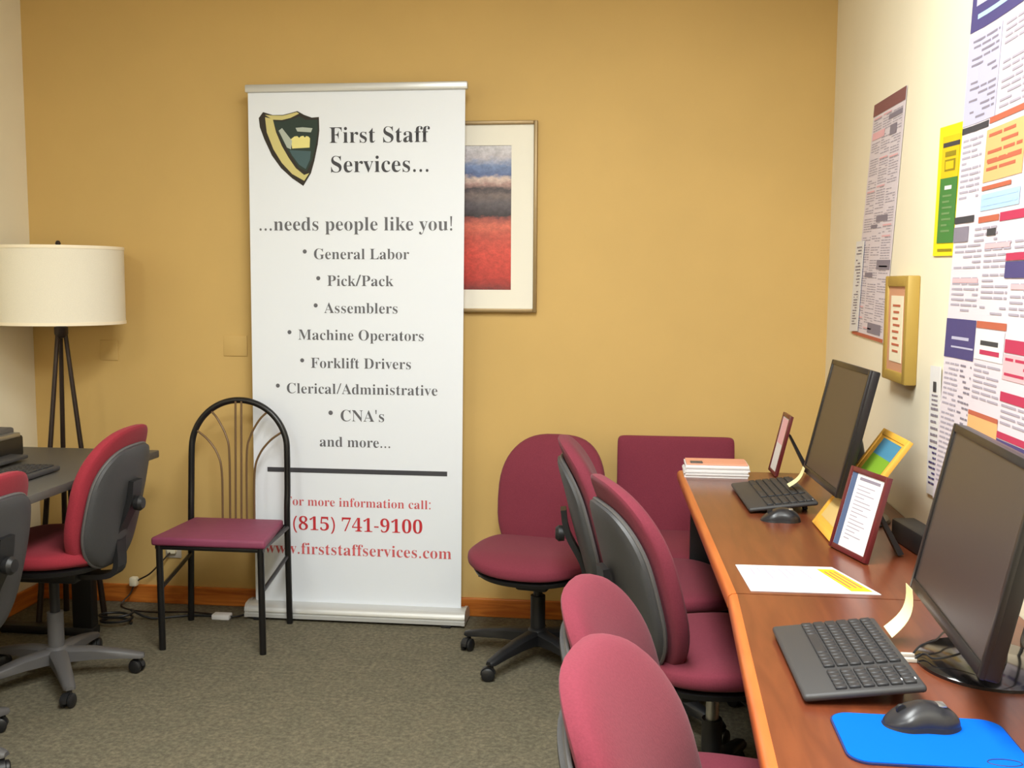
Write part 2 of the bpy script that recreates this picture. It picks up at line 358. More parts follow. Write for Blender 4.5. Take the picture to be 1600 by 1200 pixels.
# ---------------------------------------------------------------- lettering
GL = json.loads(r'''{"!":[181,[71,135,54,480,126,480,109,135],[90,-9,74,-7,60,1,51,15,48,36,51,57,60,71,74,79,90,81,106,79,119,71,129,57,132,36,129,15,119,1,106,-7]],"'":[151,[57,306,44,480,107,480,94,306]],"(":[201,[126,-106,95,-65,70,-20,51,28,37,79,30,131,27,184,30,238,37,291,51,342,70,391,95,437,126,480,181,480,153,436,129,390,110,340,97,289,89,238,87,185,89,133,97,82,110,32,129,-17,152,-63,181,-106]],")":[201,[21,-106,49,-63,73,-17,91,32,104,82,112,133,115,185,112,238,104,289,91,340,73,390,49,436,20,480,76,480,107,437,132,391,151,342,164,291,172,238,175,184,172,131,164,79,151,28,132,-20,107,-65,76,-106]],"-":[216,[27,154,27,206,189,206,189,154]],".":[180,[89,-9,74,-7,60,1,51,15,48,36,51,57,60,71,74,79,89,81,106,79,119,71,129,57,132,36,129,15,119,1,106,-7]],"/":[250,[7,0,185,480,243,480,64,0]],"0":[375,[188,-7,133,1,91,24,60,61,39,111,30,150,25,193,23,241,25,289,30,332,39,371,60,420,91,456,133,479,189,486,242,479,283,456,314,419,336,370,345,331,351,288,353,240,351,193,345,150,336,110,314,61,283,24,241,1],[188,37,219,50,237,91,243,131,247,181,248,240,247,300,243,349,237,390,219,429,189,443,157,429,139,390,132,349,128,300,127,240,128,181,132,131,139,91,157,50]],"1":[375,[65,0,65,36,120,36,135,38,146,45,152,58,154,79,154,416,108,365,87,351,67,346,52,349,40,359,31,375,28,396,74,412,101,426,132,447,179,482,254,482,254,79,261,47,271,38,288,36,343,36,343,0]],"4":[375,[121,0,121,36,140,36,161,38,179,44,191,58,195,84,195,125,9,125,9,166,199,480,293,480,293,169,363,169,363,125,293,125,293,84,297,58,309,44,327,38,348,36,357,36,357,0],[56,169,195,169,195,287,196,351,199,416,189,394,174,366,158,338,146,319]],"5":[375,[165,-7,119,-4,84,5,58,18,40,35,30,54,27,75,31,95,42,109,59,118,81,121,88,83,97,66,111,52,130,43,154,40,176,43,195,50,212,63,226,83,234,111,237,148,231,192,213,223,184,241,146,247,103,243,71,235,40,247,62,480,316,480,319,357,281,357,275,380,267,399,244,406,105,406,94,281,126,288,168,291,216,287,258,276,293,256,328,211,340,148,336,108,324,75,306,48,282,27,255,12,226,1,195,-5]],"7":[375,[111,0,289,406,113,406,86,398,74,372,70,338,30,338,33,480,353,480,353,447,168,0]],"8":[375,[183,-7,132,-2,91,11,60,31,38,57,25,88,20,122,27,162,47,193,79,219,119,242,83,267,57,296,41,327,36,364,39,395,50,423,70,449,99,469,140,482,191,486,254,478,299,453,325,415,334,369,328,333,310,305,281,282,244,260,296,230,330,199,349,166,355,127,344,71,310,29,276,9,234,-3],[203,283,224,298,239,317,247,340,250,370,243,407,234,423,222,436,206,444,187,447,163,442,145,426,134,402,130,372,135,341,149,318,172,300],[187,32,218,37,241,55,257,82,262,116,256,146,239,170,208,192,164,216,143,199,126,178,115,152,111,120,116,84,132,56,156,38]],"9":[375,[152,-7,116,-4,88,4,67,17,53,33,45,51,42,69,50,94,75,107,87,80,103,56,126,41,156,36,205,57,237,122,251,230,234,212,212,198,186,188,155,185,103,194,60,220,33,264,24,324,28,369,42,409,64,441,95,466,133,481,177,486,223,480,264,463,298,433,323,390,335,353,343,310,345,261,343,207,334,157,321,111,301,72,274,39,241,14,200,-2],[184,233,206,236,224,245,239,260,251,278,248,330,242,372,231,403,209,432,181,441,156,434,137,413,125,377,121,328,137,257]],":":[180,[89,278,74,281,60,289,51,303,48,324,51,345,60,359,74,367,89,369,106,367,119,359,129,345,132,324,129,303,119,289,106,281],[89,-9,74,-7,60,1,51,15,48,36,51,57,60,71,74,79,89,81,106,79,119,71,129,57,132,36,129,15,119,1,106,-7]],"A":[437,[-9,0,-9,18,9,21,24,30,36,47,49,75,206,466,224,465,384,87,399,55,411,34,425,22,443,18,443,0,229,0,229,18,270,25,283,46,273,81,253,132,103,132,79,71,76,59,75,48,87,26,124,18,128,18,128,0],[113,161,242,161,177,319]],"C":[468,[257,-11,213,-7,174,3,137,20,91,56,56,104,39,142,29,184,26,228,30,273,39,314,56,351,92,399,139,435,176,452,216,462,259,465,309,459,367,440,388,435,408,443,419,465,437,465,437,308,420,308,392,364,356,407,313,434,265,443,198,419,157,347,144,226,159,114,203,46,278,24,318,29,358,45,395,71,428,106,447,89,395,33,332,0]],"D":[496,[20,0,20,17,47,21,63,30,71,46,74,75,74,374,71,407,61,426,43,435,15,439,15,455,222,455,296,449,357,429,405,396,440,351,461,295,468,228,441,101,362,25,228,0],[222,24,279,37,319,75,337,115,347,166,351,229,336,342,294,410,223,433,202,431,190,423,184,409,182,385,182,72,184,48,190,34,202,27]],"F":[404,[15,0,15,17,45,23,62,34,72,53,75,84,75,375,71,405,61,423,43,433,14,439,14,455,394,455,394,320,377,320,369,357,355,385,336,406,310,420,275,428,230,431,200,429,186,421,182,398,182,247,190,247,229,253,256,270,274,301,284,347,302,347,302,118,285,118,274,168,257,200,229,218,189,224,182,224,182,81,188,43,196,31,210,24,229,19,257,17,257,0]],"G":[508,[268,-10,222,-7,179,3,141,19,93,55,57,103,41,141,31,183,28,229,31,274,41,315,57,352,93,399,139,435,176,452,215,462,257,465,311,459,369,441,388,436,406,443,419,465,437,465,437,308,420,308,403,346,382,379,357,406,329,426,299,439,267,443,200,419,159,347,146,228,150,163,161,110,180,67,221,26,275,13,308,16,328,27,339,45,343,71,343,128,339,154,329,170,309,179,275,182,275,198,500,198,500,182,473,179,457,171,449,155,446,128,446,29,387,7,328,-6]],"L":[426,[15,0,15,17,45,22,62,32,72,50,75,81,75,379,71,407,62,425,44,434,16,439,16,455,250,455,250,439,208,434,196,427,188,416,182,379,182,83,185,47,200,31,234,28,278,31,315,40,345,56,370,80,391,112,409,154,427,154,402,0]],"M":[634,[14,0,14,17,43,22,61,32,72,50,75,79,75,382,71,416,53,432,15,439,15,455,185,455,317,142,449,455,617,455,617,439,590,433,573,423,563,405,560,378,560,85,565,43,571,31,582,23,617,17,617,0,396,0,396,17,433,25,443,32,450,44,455,83,455,399,288,0,270,0,105,389,105,80,109,48,120,30,139,20,169,17,169,0]],"N":[494,[403,-11,107,350,107,79,110,49,119,31,136,21,167,17,167,0,18,0,18,17,54,23,71,41,76,79,76,388,36,433,18,439,18,455,156,455,391,169,391,377,386,414,369,431,331,439,331,455,480,455,480,439,450,434,433,425,425,407,422,377,422,-11]],"O":[525,[261,-11,213,-6,169,7,129,29,94,58,66,93,45,134,32,179,28,228,32,276,45,321,66,362,95,397,130,426,170,448,216,462,265,466,313,462,357,448,397,427,431,399,459,364,481,323,494,277,498,228,494,179,481,134,459,93,430,58,395,29,355,7,310,-6],[265,12,328,36,367,108,379,228,376,293,365,346,348,389,310,430,260,443,196,419,158,347,145,228,149,163,159,109,177,67,215,26]],"P":[418,[15,0,15,17,45,22,62,32,72,50,75,81,75,379,71,406,62,424,44,434,16,439,16,455,214,455,265,454,306,449,336,440,366,422,390,398,404,367,409,332,398,280,367,240,334,221,292,209,242,206,182,206,182,81,185,50,194,32,212,22,242,17,242,0],[182,230,201,230,244,235,272,253,287,283,292,329,288,375,275,406,252,425,216,431,189,424,182,398]],"S":[390,[43,-11,43,158,62,158,83,94,111,50,149,24,197,15,231,20,257,36,273,60,279,89,265,129,225,160,163,191,112,221,77,253,56,289,50,332,54,370,67,403,88,429,115,449,148,462,185,466,229,461,282,448,291,446,300,445,313,450,320,466,339,466,339,319,322,319,310,354,293,385,272,410,248,429,222,441,194,445,163,440,140,426,125,406,120,380,124,356,137,336,159,319,189,303,253,273,290,253,317,233,337,211,350,188,357,162,359,133,354,93,339,58,314,29,281,8,240,-6,192,-10,158,-8,126,1,98,9,85,12,69,7,61,-11]],"a":[344,[255,-10,216,1,200,35,151,2,95,-9,64,-4,40,11,25,34,20,63,31,104,63,136,98,155,143,173,199,190,199,241,196,266,187,282,171,292,148,296,115,290,104,274,113,257,123,231,120,215,110,202,95,194,77,191,59,194,45,203,36,218,33,236,37,259,49,278,69,295,95,308,126,316,162,318,223,312,263,292,285,259,293,210,293,62,295,40,304,34,320,42,329,28,294,-1],[151,34,174,41,199,63,199,169,138,139,118,84,126,46]],"b":[361,[43,-11,43,388,41,414,37,428,26,436,8,439,8,455,138,455,138,279,175,308,221,318,254,313,284,299,308,276,326,245,338,208,342,166,337,118,323,75,300,40,270,13,233,-4,192,-10,148,-1,105,28,53,-11],[183,14,213,23,232,49,242,95,245,160,242,213,231,251,212,273,184,280,169,277,155,270,144,257,138,242,138,69,149,28]],"c":[293,[156,-10,119,-5,87,11,59,35,38,68,24,106,19,150,25,196,40,237,64,271,96,297,133,313,175,319,218,314,250,298,271,275,277,245,275,228,266,215,253,207,236,204,206,216,196,251,197,261,197,271,190,290,169,297,138,285,118,248,112,187,118,123,137,76,166,48,204,38,239,47,271,72,285,60,248,21,205,-2]],"d":[370,[140,-10,107,-5,78,10,53,35,35,66,23,104,19,147,24,196,36,237,55,272,81,297,112,313,146,318,189,309,223,280,223,401,220,419,212,430,198,437,176,439,176,455,319,455,319,75,325,41,335,32,353,28,353,11,315,8,271,1,223,-10,223,39,188,2],[171,28,187,31,202,41,215,56,223,76,223,242,217,257,206,270,191,278,174,281,147,273,130,250,121,210,118,153,120,98,130,58,146,36]],"e":[301,[154,-10,117,-5,85,10,58,35,37,69,24,109,19,157,24,201,38,240,59,273,87,298,120,313,157,318,209,309,249,280,274,234,283,173,283,166,117,166,127,97,154,56,199,42,237,53,270,86,285,73,248,27,205,-1],[116,192,201,192,201,215,199,252,193,277,181,292,161,297,127,274,116,203]],"f":[214,[15,0,15,16,40,22,50,35,52,73,52,277,16,277,16,310,52,310,52,353,60,400,85,436,123,457,174,465,212,460,240,446,257,425,263,400,260,381,252,367,239,358,224,355,208,358,195,365,187,376,185,391,193,420,196,426,197,433,193,441,180,443,163,440,153,430,148,390,148,310,203,310,203,277,148,277,148,65,150,40,158,26,173,18,199,16,199,0]],"h":[381,[18,0,18,16,35,19,45,26,51,37,52,56,52,399,46,429,36,437,19,440,19,455,148,455,148,267,190,305,243,318,292,306,321,271,330,212,330,56,337,26,347,19,363,16,363,0,202,0,202,16,207,16,228,26,235,56,235,217,234,241,229,258,219,268,203,271,173,262,148,235,148,56,154,26,164,19,180,16,180,0]],"i":[198,[101,362,81,366,65,376,54,393,50,412,54,432,65,449,81,460,101,463,120,460,137,449,147,432,151,412,147,393,136,376,120,366],[18,0,18,16,35,19,45,26,51,37,52,56,52,252,47,285,37,291,20,293,21,310,148,310,148,56,154,26,164,19,180,16,180,0]],"k":[359,[17,0,17,16,35,19,45,26,51,38,52,56,52,398,47,429,38,436,20,439,21,455,148,455,148,169,227,248,240,264,244,278,235,290,209,293,206,293,206,310,345,310,345,293,308,284,275,260,222,209,346,34,360,21,376,16,376,0,211,0,211,16,217,16,234,20,239,32,232,49,163,147,148,134,148,56,154,26,164,19,180,16,180,0]],"l":[199,[18,0,18,16,35,19,45,26,51,37,52,56,52,398,47,429,38,436,20,439,20,455,148,455,148,56,154,26,164,19,180,16,180,0]],"m":[554,[18,0,18,16,35,19,45,26,51,37,52,56,52,253,46,284,36,291,19,294,19,310,146,310,146,265,188,305,237,318,292,304,320,261,364,304,418,318,465,306,494,271,504,212,504,56,510,26,520,19,536,16,536,0,377,0,377,16,393,19,403,26,410,56,410,217,408,241,404,258,394,268,377,271,349,263,324,237,324,56,331,26,340,19,356,16,356,0,199,0,199,16,215,19,225,26,232,56,232,217,230,241,226,258,216,268,199,271,170,262,146,235,146,56,152,27,162,19,177,16,177,0]],"n":[381,[18,0,18,16,35,19,45,26,51,37,52,56,52,253,46,284,36,291,19,294,19,310,148,310,148,267,190,306,243,318,292,306,321,271,330,212,330,56,337,26,347,19,363,16,363,0,202,0,202,16,207,16,228,26,235,56,235,217,234,241,229,258,219,268,203,271,173,262,148,235,148,56,154,26,164,19,180,16,180,0]],"o":[336,[169,-10,127,-5,90,11,60,37,38,70,24,110,19,154,24,199,38,239,60,272,90,297,127,313,168,318,209,313,245,298,275,273,298,240,312,200,317,154,312,108,298,69,275,36,245,11,210,-5],[169,11,193,18,209,39,217,81,220,154,217,227,208,271,192,292,169,299,144,292,128,271,120,227,117,154,120,82,128,39,144,18]],"p":[371,[17,-139,17,-124,40,-117,50,-101,52,-64,52,243,51,269,46,283,37,291,19,295,19,310,143,310,143,263,180,305,230,319,264,314,293,298,317,274,335,241,346,203,350,160,346,113,334,72,316,38,291,12,261,-5,227,-10,183,1,148,32,148,-58,152,-99,167,-118,197,-123,197,-139],[195,28,222,36,239,59,249,99,253,154,250,208,241,248,225,270,199,278,171,267,148,235,148,69,167,38]],"r":[287,[18,0,18,16,35,19,45,26,51,37,52,56,52,252,51,273,46,285,37,291,20,293,21,310,146,310,146,252,165,280,187,301,210,314,233,318,258,315,275,304,286,287,289,266,287,248,278,234,265,225,248,222,222,231,207,250,189,260,175,255,162,241,152,220,149,192,149,56,152,37,159,25,173,19,197,16,197,0]],"s":[288,[151,-10,122,-6,87,6,73,9,60,4,51,-9,36,-9,36,105,53,105,66,68,87,39,112,21,140,15,162,18,179,27,189,40,192,58,183,84,156,105,107,130,76,148,54,169,41,193,37,220,44,259,65,291,98,312,141,319,166,316,199,308,206,306,213,305,223,308,230,319,244,319,244,222,228,222,215,254,196,277,174,291,149,296,130,294,116,286,108,274,105,259,107,244,115,232,146,212,191,189,221,172,241,151,253,127,257,95,250,51,228,18,194,-3]],"t":[228,[124,-9,89,-4,66,10,53,36,48,71,48,279,20,279,20,300,57,336,88,369,112,398,129,424,144,424,144,310,208,310,208,279,144,279,144,82,149,51,168,40,189,49,206,75,222,66,198,24,165,-1]],"u":[375,[131,-10,91,-3,65,17,51,51,46,97,46,248,39,282,29,291,11,294,11,310,142,310,142,74,144,58,151,46,162,38,177,36,205,43,228,66,228,248,226,269,221,283,209,291,189,294,189,310,324,310,324,70,326,51,331,39,342,33,360,30,360,13,321,10,277,3,228,-10,228,40,209,19,186,3,160,-7]],"v":[306,[142,-10,38,248,22,281,12,290,-3,293,-3,310,164,310,164,294,156,294,136,290,129,276,130,268,185,122,236,253,241,272,232,289,203,294,203,310,305,310,305,295,289,289,278,279,260,243,160,-10]],"w":[435,[122,-10,17,265,6,284,-11,293,-11,310,138,310,138,293,120,289,114,276,116,266,120,253,167,127,211,235,201,266,190,288,168,295,168,310,323,310,323,293,302,288,296,276,296,269,298,262,336,141,382,256,387,275,380,289,356,295,356,310,445,310,445,295,425,284,412,258,304,-10,289,-10,223,197,140,-10]],"y":[300,[52,-140,29,-137,10,-125,-3,-107,-7,-84,-4,-67,5,-53,18,-43,36,-40,51,-42,64,-49,72,-61,75,-76,74,-81,74,-87,86,-99,99,-92,114,-74,129,-44,140,-5,36,251,25,275,15,287,-3,293,-5,293,-5,310,162,310,162,293,136,289,128,275,130,267,133,257,185,119,230,241,236,260,238,274,229,289,203,293,203,310,300,310,300,293,287,290,277,281,259,242,162,-24,145,-65,129,-96,113,-117,95,-131,76,-138]],"•":[403,[64,0,64,480,339,480,339,0],[98,34,306,34,306,445,98,445]]}''')
GL['•'] = [330, sum(([int(130 + 95 * math.cos(k * PI / 8)), int(330 + 95 * math.sin(k * PI / 8))] for k in range(16)), [])]
def text_width(s): return sum((GL[c][0] if c in GL else 180) for c in s)
def text_mesh(name, s, x0, x1, z, y, m, parent, thin=0.010, hscale=None):
    """lettering lying on the plane y (facing -y), left edge x0, right edge x1, baseline z"""
    sx = (x1 - x0) / (text_width(s) / 1000.0); sz = hscale if hscale else sx
    cu = bpy.data.curves.new(name, 'CURVE'); cu.dimensions = '2D'; cu.fill_mode = 'FRONT'; cu.offset = -thin
    pen = 0.0
    for c in s:
        if c in GL:
            for poly in GL[c][1:]:
                n = len(poly) // 2
                sp = cu.splines.new('POLY'); sp.points.add(n - 1)
                for i in range(n): sp.points[i].co = (pen + poly[2 * i] / 1000.0, poly[2 * i + 1] / 1000.0, 0, 1)
                sp.use_cyclic_u = True
            pen += GL[c][0] / 1000.0
        else: pen += 0.18
    tmp = bpy.data.objects.new('tmp', cu); COL.objects.link(tmp)
    dg = bpy.context.evaluated_depsgraph_get()
    me = bpy.data.meshes.new_from_object(tmp.evaluated_get(dg))
    bpy.data.objects.remove(tmp); bpy.data.curves.remove(cu)
    for v in me.vertices: v.co = Vector((x0 + v.co.x * sx, y, z + v.co.y * sz))
    me.name = name; me.materials.clear(); me.materials.append(m)
    o = bpy.data.objects.new(name, me); COL.objects.link(o); o.parent = parent
    return o

# ---------------------------------------------------------------- roll-up banner
bn = thing('rollup_banner', 'tall white roll-up banner with green shield emblem standing against the mustard wall', 'banner', (0, 0, 0))
BY = 4.045
bm = new_bm()
n = 24
front = []; back = []
for j in range(n + 1):
    z = 0.066 + (2.13 - 0.066) * j / n
    xl = -1.529 + (-1.522 + 1.529) * j / n; xr = -0.668 + (-0.652 + 0.668) * j / n
    front.append((bm.verts.new((xl, BY - .0008, z)), bm.verts.new((xr, BY - .0008, z))))
    back.append((bm.verts.new((xl, BY + .0008, z)), bm.verts.new((xr, BY + .0008, z))))
for j in range(n):
    bm.faces.new((front[j][0], front[j][1], front[j + 1][1], front[j + 1][0]))
    bm.faces.new((back[j][0], back[j + 1][0], back[j + 1][1], back[j][1]))
    bm.faces.new((front[j][0], front[j + 1][0], back[j + 1][0], back[j][0]))
    bm.faces.new((front[j][1], back[j][1], back[j + 1][1], front[j + 1][1]))
obj('banner_sheet', bm, M_BANNER, bn, smooth=False)
bm = new_bm(); add_box(bm, -1.532, -0.642, BY - .012, BY + .012, 2.122, 2.153, .006); obj('top_rail', bm, M_SILVER, bn)
# base cassette: rounded aluminium profile
bm = new_bm()
prof = [(BY - .058, .012), (BY - .058, .026), (BY - .054, .028), (BY - .054, .034), (BY - .058, .036), (BY - .055, .05), (BY - .042, .062), (BY - .008, .068), (BY + .03, .064), (BY + .06, .05), (BY + .072, .026), (BY + .072, .012)]
A = [bm.verts.new((-1.545, y, z)) for y, z in prof]; B = [bm.verts.new((-0.655, y, z)) for y, z in prof]
for i in range(len(prof)):
    k = (i + 1) % len(prof); bm.faces.new((A[i], A[k], B[k], B[i]))
bm.faces.new(A); bm.faces.new(list(reversed(B)))
obj('base_cassette', bm, M_SILVER, bn, angle=60)
ep = [(BY + (y - BY) * 1.06, z * 1.05 if z > .02 else z) for y, z in prof]
for xx in (-1.557, -0.656):
    bm = new_bm()
    A = [bm.verts.new((xx, y, z)) for y, z in ep]; B = [bm.verts.new((xx + .012, y, z)) for y, z in ep]
    for i in range(len(ep)):
        k = (i + 1) % len(ep); bm.faces.new((A[i], A[k], B[k], B[i]))
    bm.faces.new(A); bm.faces.new(list(reversed(B)))
    obj('end_cap', bm, M_SILVER, bn, angle=60)
for xx in (-1.5, -0.72):
    bm = new_bm(); add_box(bm, xx - .02, xx + .02, BY - .06, BY + .072, 0, .013, .003); obj('foot', bm, M_BLACKPL, bn)
bm = new_bm(); add_tube(bm, [(-1.09, BY + .03, .07), (-1.09, BY + .02, 2.12)], .008); obj('support_pole', bm, M_CHROME, bn)
TY = BY - .0018
LINES = [('First Staff', -1.195, -0.797, 1.924, M_INK, .004), ('Services...', -1.194, -0.79, 1.81, M_INK, .004),
 ('...needs people like you!', -1.49, -0.697, 1.583, M_INK2, .004), ('• General Labor', -1.311, -0.875, 1.47, M_INK2, .004),
 ('• Pick/Pack', -1.257, -0.94, 1.364, M_INK2, .004), ('• Assemblers', -1.269, -0.92, 1.256, M_INK2, .004),
 ('• Machine Operators', -1.379, -0.815, 1.148, M_INK2, .004), ('• Forklift Drivers', -1.328, -0.867, 1.035, M_INK2, .004),
 ('• Clerical/Administrative', -1.431, -0.761, 0.931, M_INK2, .004), ("• CNA's", -1.214, -0.977, 0.821, M_INK2, .004),
 ('and more...', -1.25, -0.952, 0.716, M_INK2, .004), ('For more information call:', -1.399, -0.788, 0.47, M_PINKINK, .004),
 ('(815) 741-9100', -1.368, -0.823, 0.369, M_REDINK, .003), ('www.firststaffservices.com', -1.486, -0.705, 0.268, M_PINKINK, .004)]
for s, x0, x1, z, m, th in LINES:
    k_ = (x1 - x0) / text_width(s); p_ = 0
    for wd_ in s.split(' '):                       # one mesh per printed word
        ww = text_width(wd_)
        text_mesh('lettering', wd_, x0 + p_ * k_, x0 + (p_ + ww) * k_, z, TY, m, bn, th)
        p_ += ww + 180
bm = new_bm(); add_box(bm, -1.469, -0.724, TY - .0003, TY + .0003, .607, .626); obj('printed_rule', bm, M_INK, bn, smooth=False)
SH = [
 ([(-1.479, 2.024), (-1.461, 2.047), (-1.422, 2.035), (-1.38, 2.035), (-1.349, 2.042), (-1.321, 2.049), (-1.294, 2.034), (-1.263, 2.023), (-1.234, 2.025), (-1.233, 1.972), (-1.24, 1.92), (-1.255, 1.854), (-1.269, 1.808), (-1.301, 1.758), (-1.346, 1.788), (-1.391, 1.828), (-1.428, 1.878), (-1.458, 1.942), (-1.475, 1.988)], 0),
 ([(-1.453, 2.027), (-1.422, 2.02), (-1.409, 1.968), (-1.386, 1.914), (-1.359, 1.868), (-1.331, 1.828), (-1.297, 1.801), (-1.276, 1.808), (-1.297, 1.778), (-1.346, 1.805), (-1.387, 1.848), (-1.421, 1.902), (-1.447, 1.968)], 1),
 ([(-1.453, 2.036), (-1.422, 2.033), (-1.38, 2.032), (-1.349, 2.039), (-1.323, 2.045), (-1.314, 2.039), (-1.349, 2.023), (-1.384, 2.015), (-1.422, 2.017)], 1),
 ([(-1.419, 2.011), (-1.38, 2.01), (-1.328, 2.023), (-1.314, 2.029), (-1.287, 2.015), (-1.239, 2.015), (-1.239, 1.972), (-1.247, 1.92), (-1.262, 1.86), (-1.287, 1.814), (-1.318, 1.828), (-1.351, 1.881), (-1.385, 1.934), (-1.405, 1.974)], 2),
 ([(-1.355, 1.898), (-1.268, 1.893), (-1.272, 1.861), (-1.29, 1.824), (-1.317, 1.841), (-1.345, 1.878)], 3),
 ([(-1.349, 1.94), (-1.344, 1.904), (-1.273, 1.907), (-1.271, 1.943), (-1.277, 1.95), (-1.286, 1.952), (-1.292, 1.946), (-1.298, 1.953), (-1.309, 1.951), (-1.315, 1.945), (-1.322, 1.952), (-1.334, 1.951)], 4),
 ([(-1.398, 1.974), (-1.384, 1.984), (-1.344, 1.934), (-1.349, 1.901), (-1.365, 1.908)], 5),
 ([(-1.329, 1.984), (-1.30, 1.986), (-1.26, 1.982), (-1.267, 1.966), (-1.322, 1.97)], 5)]
from mathutils.geometry import tessellate_polygon
bm = new_bm()
for k, (pts, mi) in enumerate(SH):
    y = TY - 0.0002 * k
    vs = [bm.verts.new((x, y, z)) for x, z in pts]
    for tri in tessellate_polygon([[Vector((x, z, 0)) for x, z in pts]]):
        f = bm.faces.new([vs[i] for i in tri]); f.material_index = mi
M_PALE = mat('pale_grey_green_ink', rgb(176, 184, 172), 0.6)
so = obj('shield_emblem', bm, None, bn, smooth=False, mats=[M_BRNINK, M_GOLD2, M_DKGREEN, M_TEAL, M_LYEL, M_PALE])
so['label'] = 'green shield emblem with gold edge'

# ---------------------------------------------------------------- framed landscape picture
pc = thing('framed_picture', 'framed red field landscape print half hidden behind the white banner', 'picture', (0, 0, 0))
px0, px1, pz0, pz1 = -1.02, -0.379, 1.262, 2.017
def frame_bm(x0, x1, z0, z1, y, w, d):
    bm = new_bm()
    add_box(bm, x0, x0 + w, y - d, y, z0, z1, .003); add_box(bm, x1 - w, x1, y - d, y, z0, z1, .003)
    add_box(bm, x0 + w, x1 - w, y - d, y, z0, z0 + w, .003); add_box(bm, x0 + w, x1 - w, y - d, y, z1 - w, z1, .003)
    return bm
obj('frame', frame_bm(px0, px1, pz0, pz1, YB, .015, .026), mat('taupe_gold_frame', rgb(150, 126, 86), .4, metal=.3), pc)
bm = new_bm()
ax0, ax1, az0, az1 = -0.92, -0.483, 1.352, 1.922
for a in ((px0 + .015, ax0, pz0 + .015, pz1 - .015), (ax1, px1 - .015, pz0 + .015, pz1 - .015), (ax0, ax1, pz0 + .015, az0), (ax0, ax1, az1, pz1 - .015)):
    add_box(bm, a[0], a[1], YB - .016, YB - .006, a[2], a[3])
obj('mat_board', bm, M_MAT, pc, smooth=False)
bm = new_bm(); add_box(bm, ax0 - .005, ax1 + .005, YB - .012, YB - .004, az0 - .005, az1 + .005); obj('print', bm, landscape_mat(az0, az1), pc, smooth=False)

# ---------------------------------------------------------------- floor lamp
lp = thing('floor_lamp', 'dark tripod floor lamp with white drum shade in the left corner', 'lamp', (-2.252, 3.89, 0))
bm = new_bm()
R_, z0, z1 = .243, 1.209, 1.513
add_lathe(bm, [(R_, z0), (R_, z1), (R_ - .004, z1), (R_ - .004, z0), (R_, z0)], 64)
sh = obj('lamp_shade', bm, M_SHADE, lp)
for zz in (z0, z1 - .012):
    bm = new_bm(); add_lathe(bm, [(R_ + .002, zz), (R_ + .002, zz + .012), (R_ - .006, zz + .012), (R_ - .006, zz), (R_ + .002, zz)], 64); obj('rim_tape', bm, M_SHADERIM, sh)
bm = new_bm()
for k in range(3): 
    a = k * 2 * PI / 3 + .4
    add_tube(bm, [(0, 0, z1 - .03), (math.cos(a) * (R_ - .004), math.sin(a) * (R_ - .004), z1 - .012)], .003, 6)
add_tube(bm, [(0, 0, 1.18), (0, 0, z1 - .005)], .006, 8)
obj('spider_fitter', bm, M_BRONZE, lp)
bm = new_bm(); add_lathe(bm, [(0, z1 - .006), (.012, z1 - .004), (.006, z1 + .004), (.011, z1 + .012), (.007, z1 + .022), (0, z1 + .025)], 16); obj('finial', bm, M_BRONZE, lp)
bm = new_bm(); add_lathe(bm, [(0, 1.15), (.02, 1.155), (.026, 1.17), (.026, 1.196), (.016, 1.2), (0, 1.2)], 20); obj('leg_cap', bm, M_BRONZE, lp)
bm = new_bm(); add_lathe(bm, [(0, 1.2), (.016, 1.2), (.018, 1.25), (.014, 1.27), (.03, 1.30), (.034, 1.345), (.02, 1.38), (0, 1.385)], 20); obj('bulb', bm, M_PAPER, lp)
for a, r in ((245, .15), (8, .135), (128, .14)):
    a = math.radians(a)
    bm = new_bm(); add_tube(bm, [(math.cos(a) * .014, math.sin(a) * .014, 1.19), (math.cos(a) * r, math.sin(a) * r, .0)], [.0085, .012], 10); obj('leg', bm, M_BRONZE, lp)

# ---------------------------------------------------------------- wall plates and cords by the back wall
for (x0, x1, z0, z1, lb) in ((-1.69, -1.588, 1.07, 1.155, 'painted-over cover plate on the mustard wall beside the banner'), (-2.235, -2.155, 1.045, 1.13, 'painted-over cover plate on the mustard wall under the lamp shade')):
    t = thing('wall_plate', lb, 'wall plate', (0, 0, 0), 0, 'mustard cover plates')
    bm = new_bm(); add_box(bm, x0, x1, YB - .005, YB, z0, z1, .002); obj('plate', bm, M_MUST, t)
    bm = new_bm(); add_lathe(bm, [(0, 0), (.004, 0), (.004, .0015), (0, .0015)], 10, M=Matrix.Translation(((x0 + x1) / 2, YB - .005, (z0 + z1) / 2)) @ Matrix.Rotation(PI / 2, 4, 'X')); obj('screw', bm, M_MUST, t)
t = thing('wall_outlet', 'low wall outlet plate behind the black cafe chair', 'outlet', (0, 0, 0))
bm = new_bm(); add_box(bm, -1.968, -1.898, YB - .006, YB, .20, .31, .002); obj('plate', bm, M_STEEL, t)
bm = new_bm()
for zz in (.232, .278): add_lathe(bm, [(0, 0), (.016, 0), (.016, .002), (0, .002)], 16, M=Matrix.Translation((-1.933, YB - .006, zz)) @ Matrix.Rotation(PI / 2, 4, 'X'))
obj('socket', bm, M_CREAMPAPER, t)
t = thing('power_cable', 'thin brown cord with white plug hanging from the low outlet', 'cord', (0, 0, 0))
bm = new_bm(); add_tube(bm, smooth_path([(-1.933, YB - .02, .235), (-1.96, YB - .05, .20), (-2.02, YB - .05, .14), (-2.085, YB - .04, .10), (-2.11, YB - .05, .05), (-2.13, YB - .09, .006), (-2.0, YB - .14, .004), (-1.8, YB - .12, .004), (-1.66, YB - .15, .004)]), .0035, 8); obj('cord', bm, M_BRONZE, t)
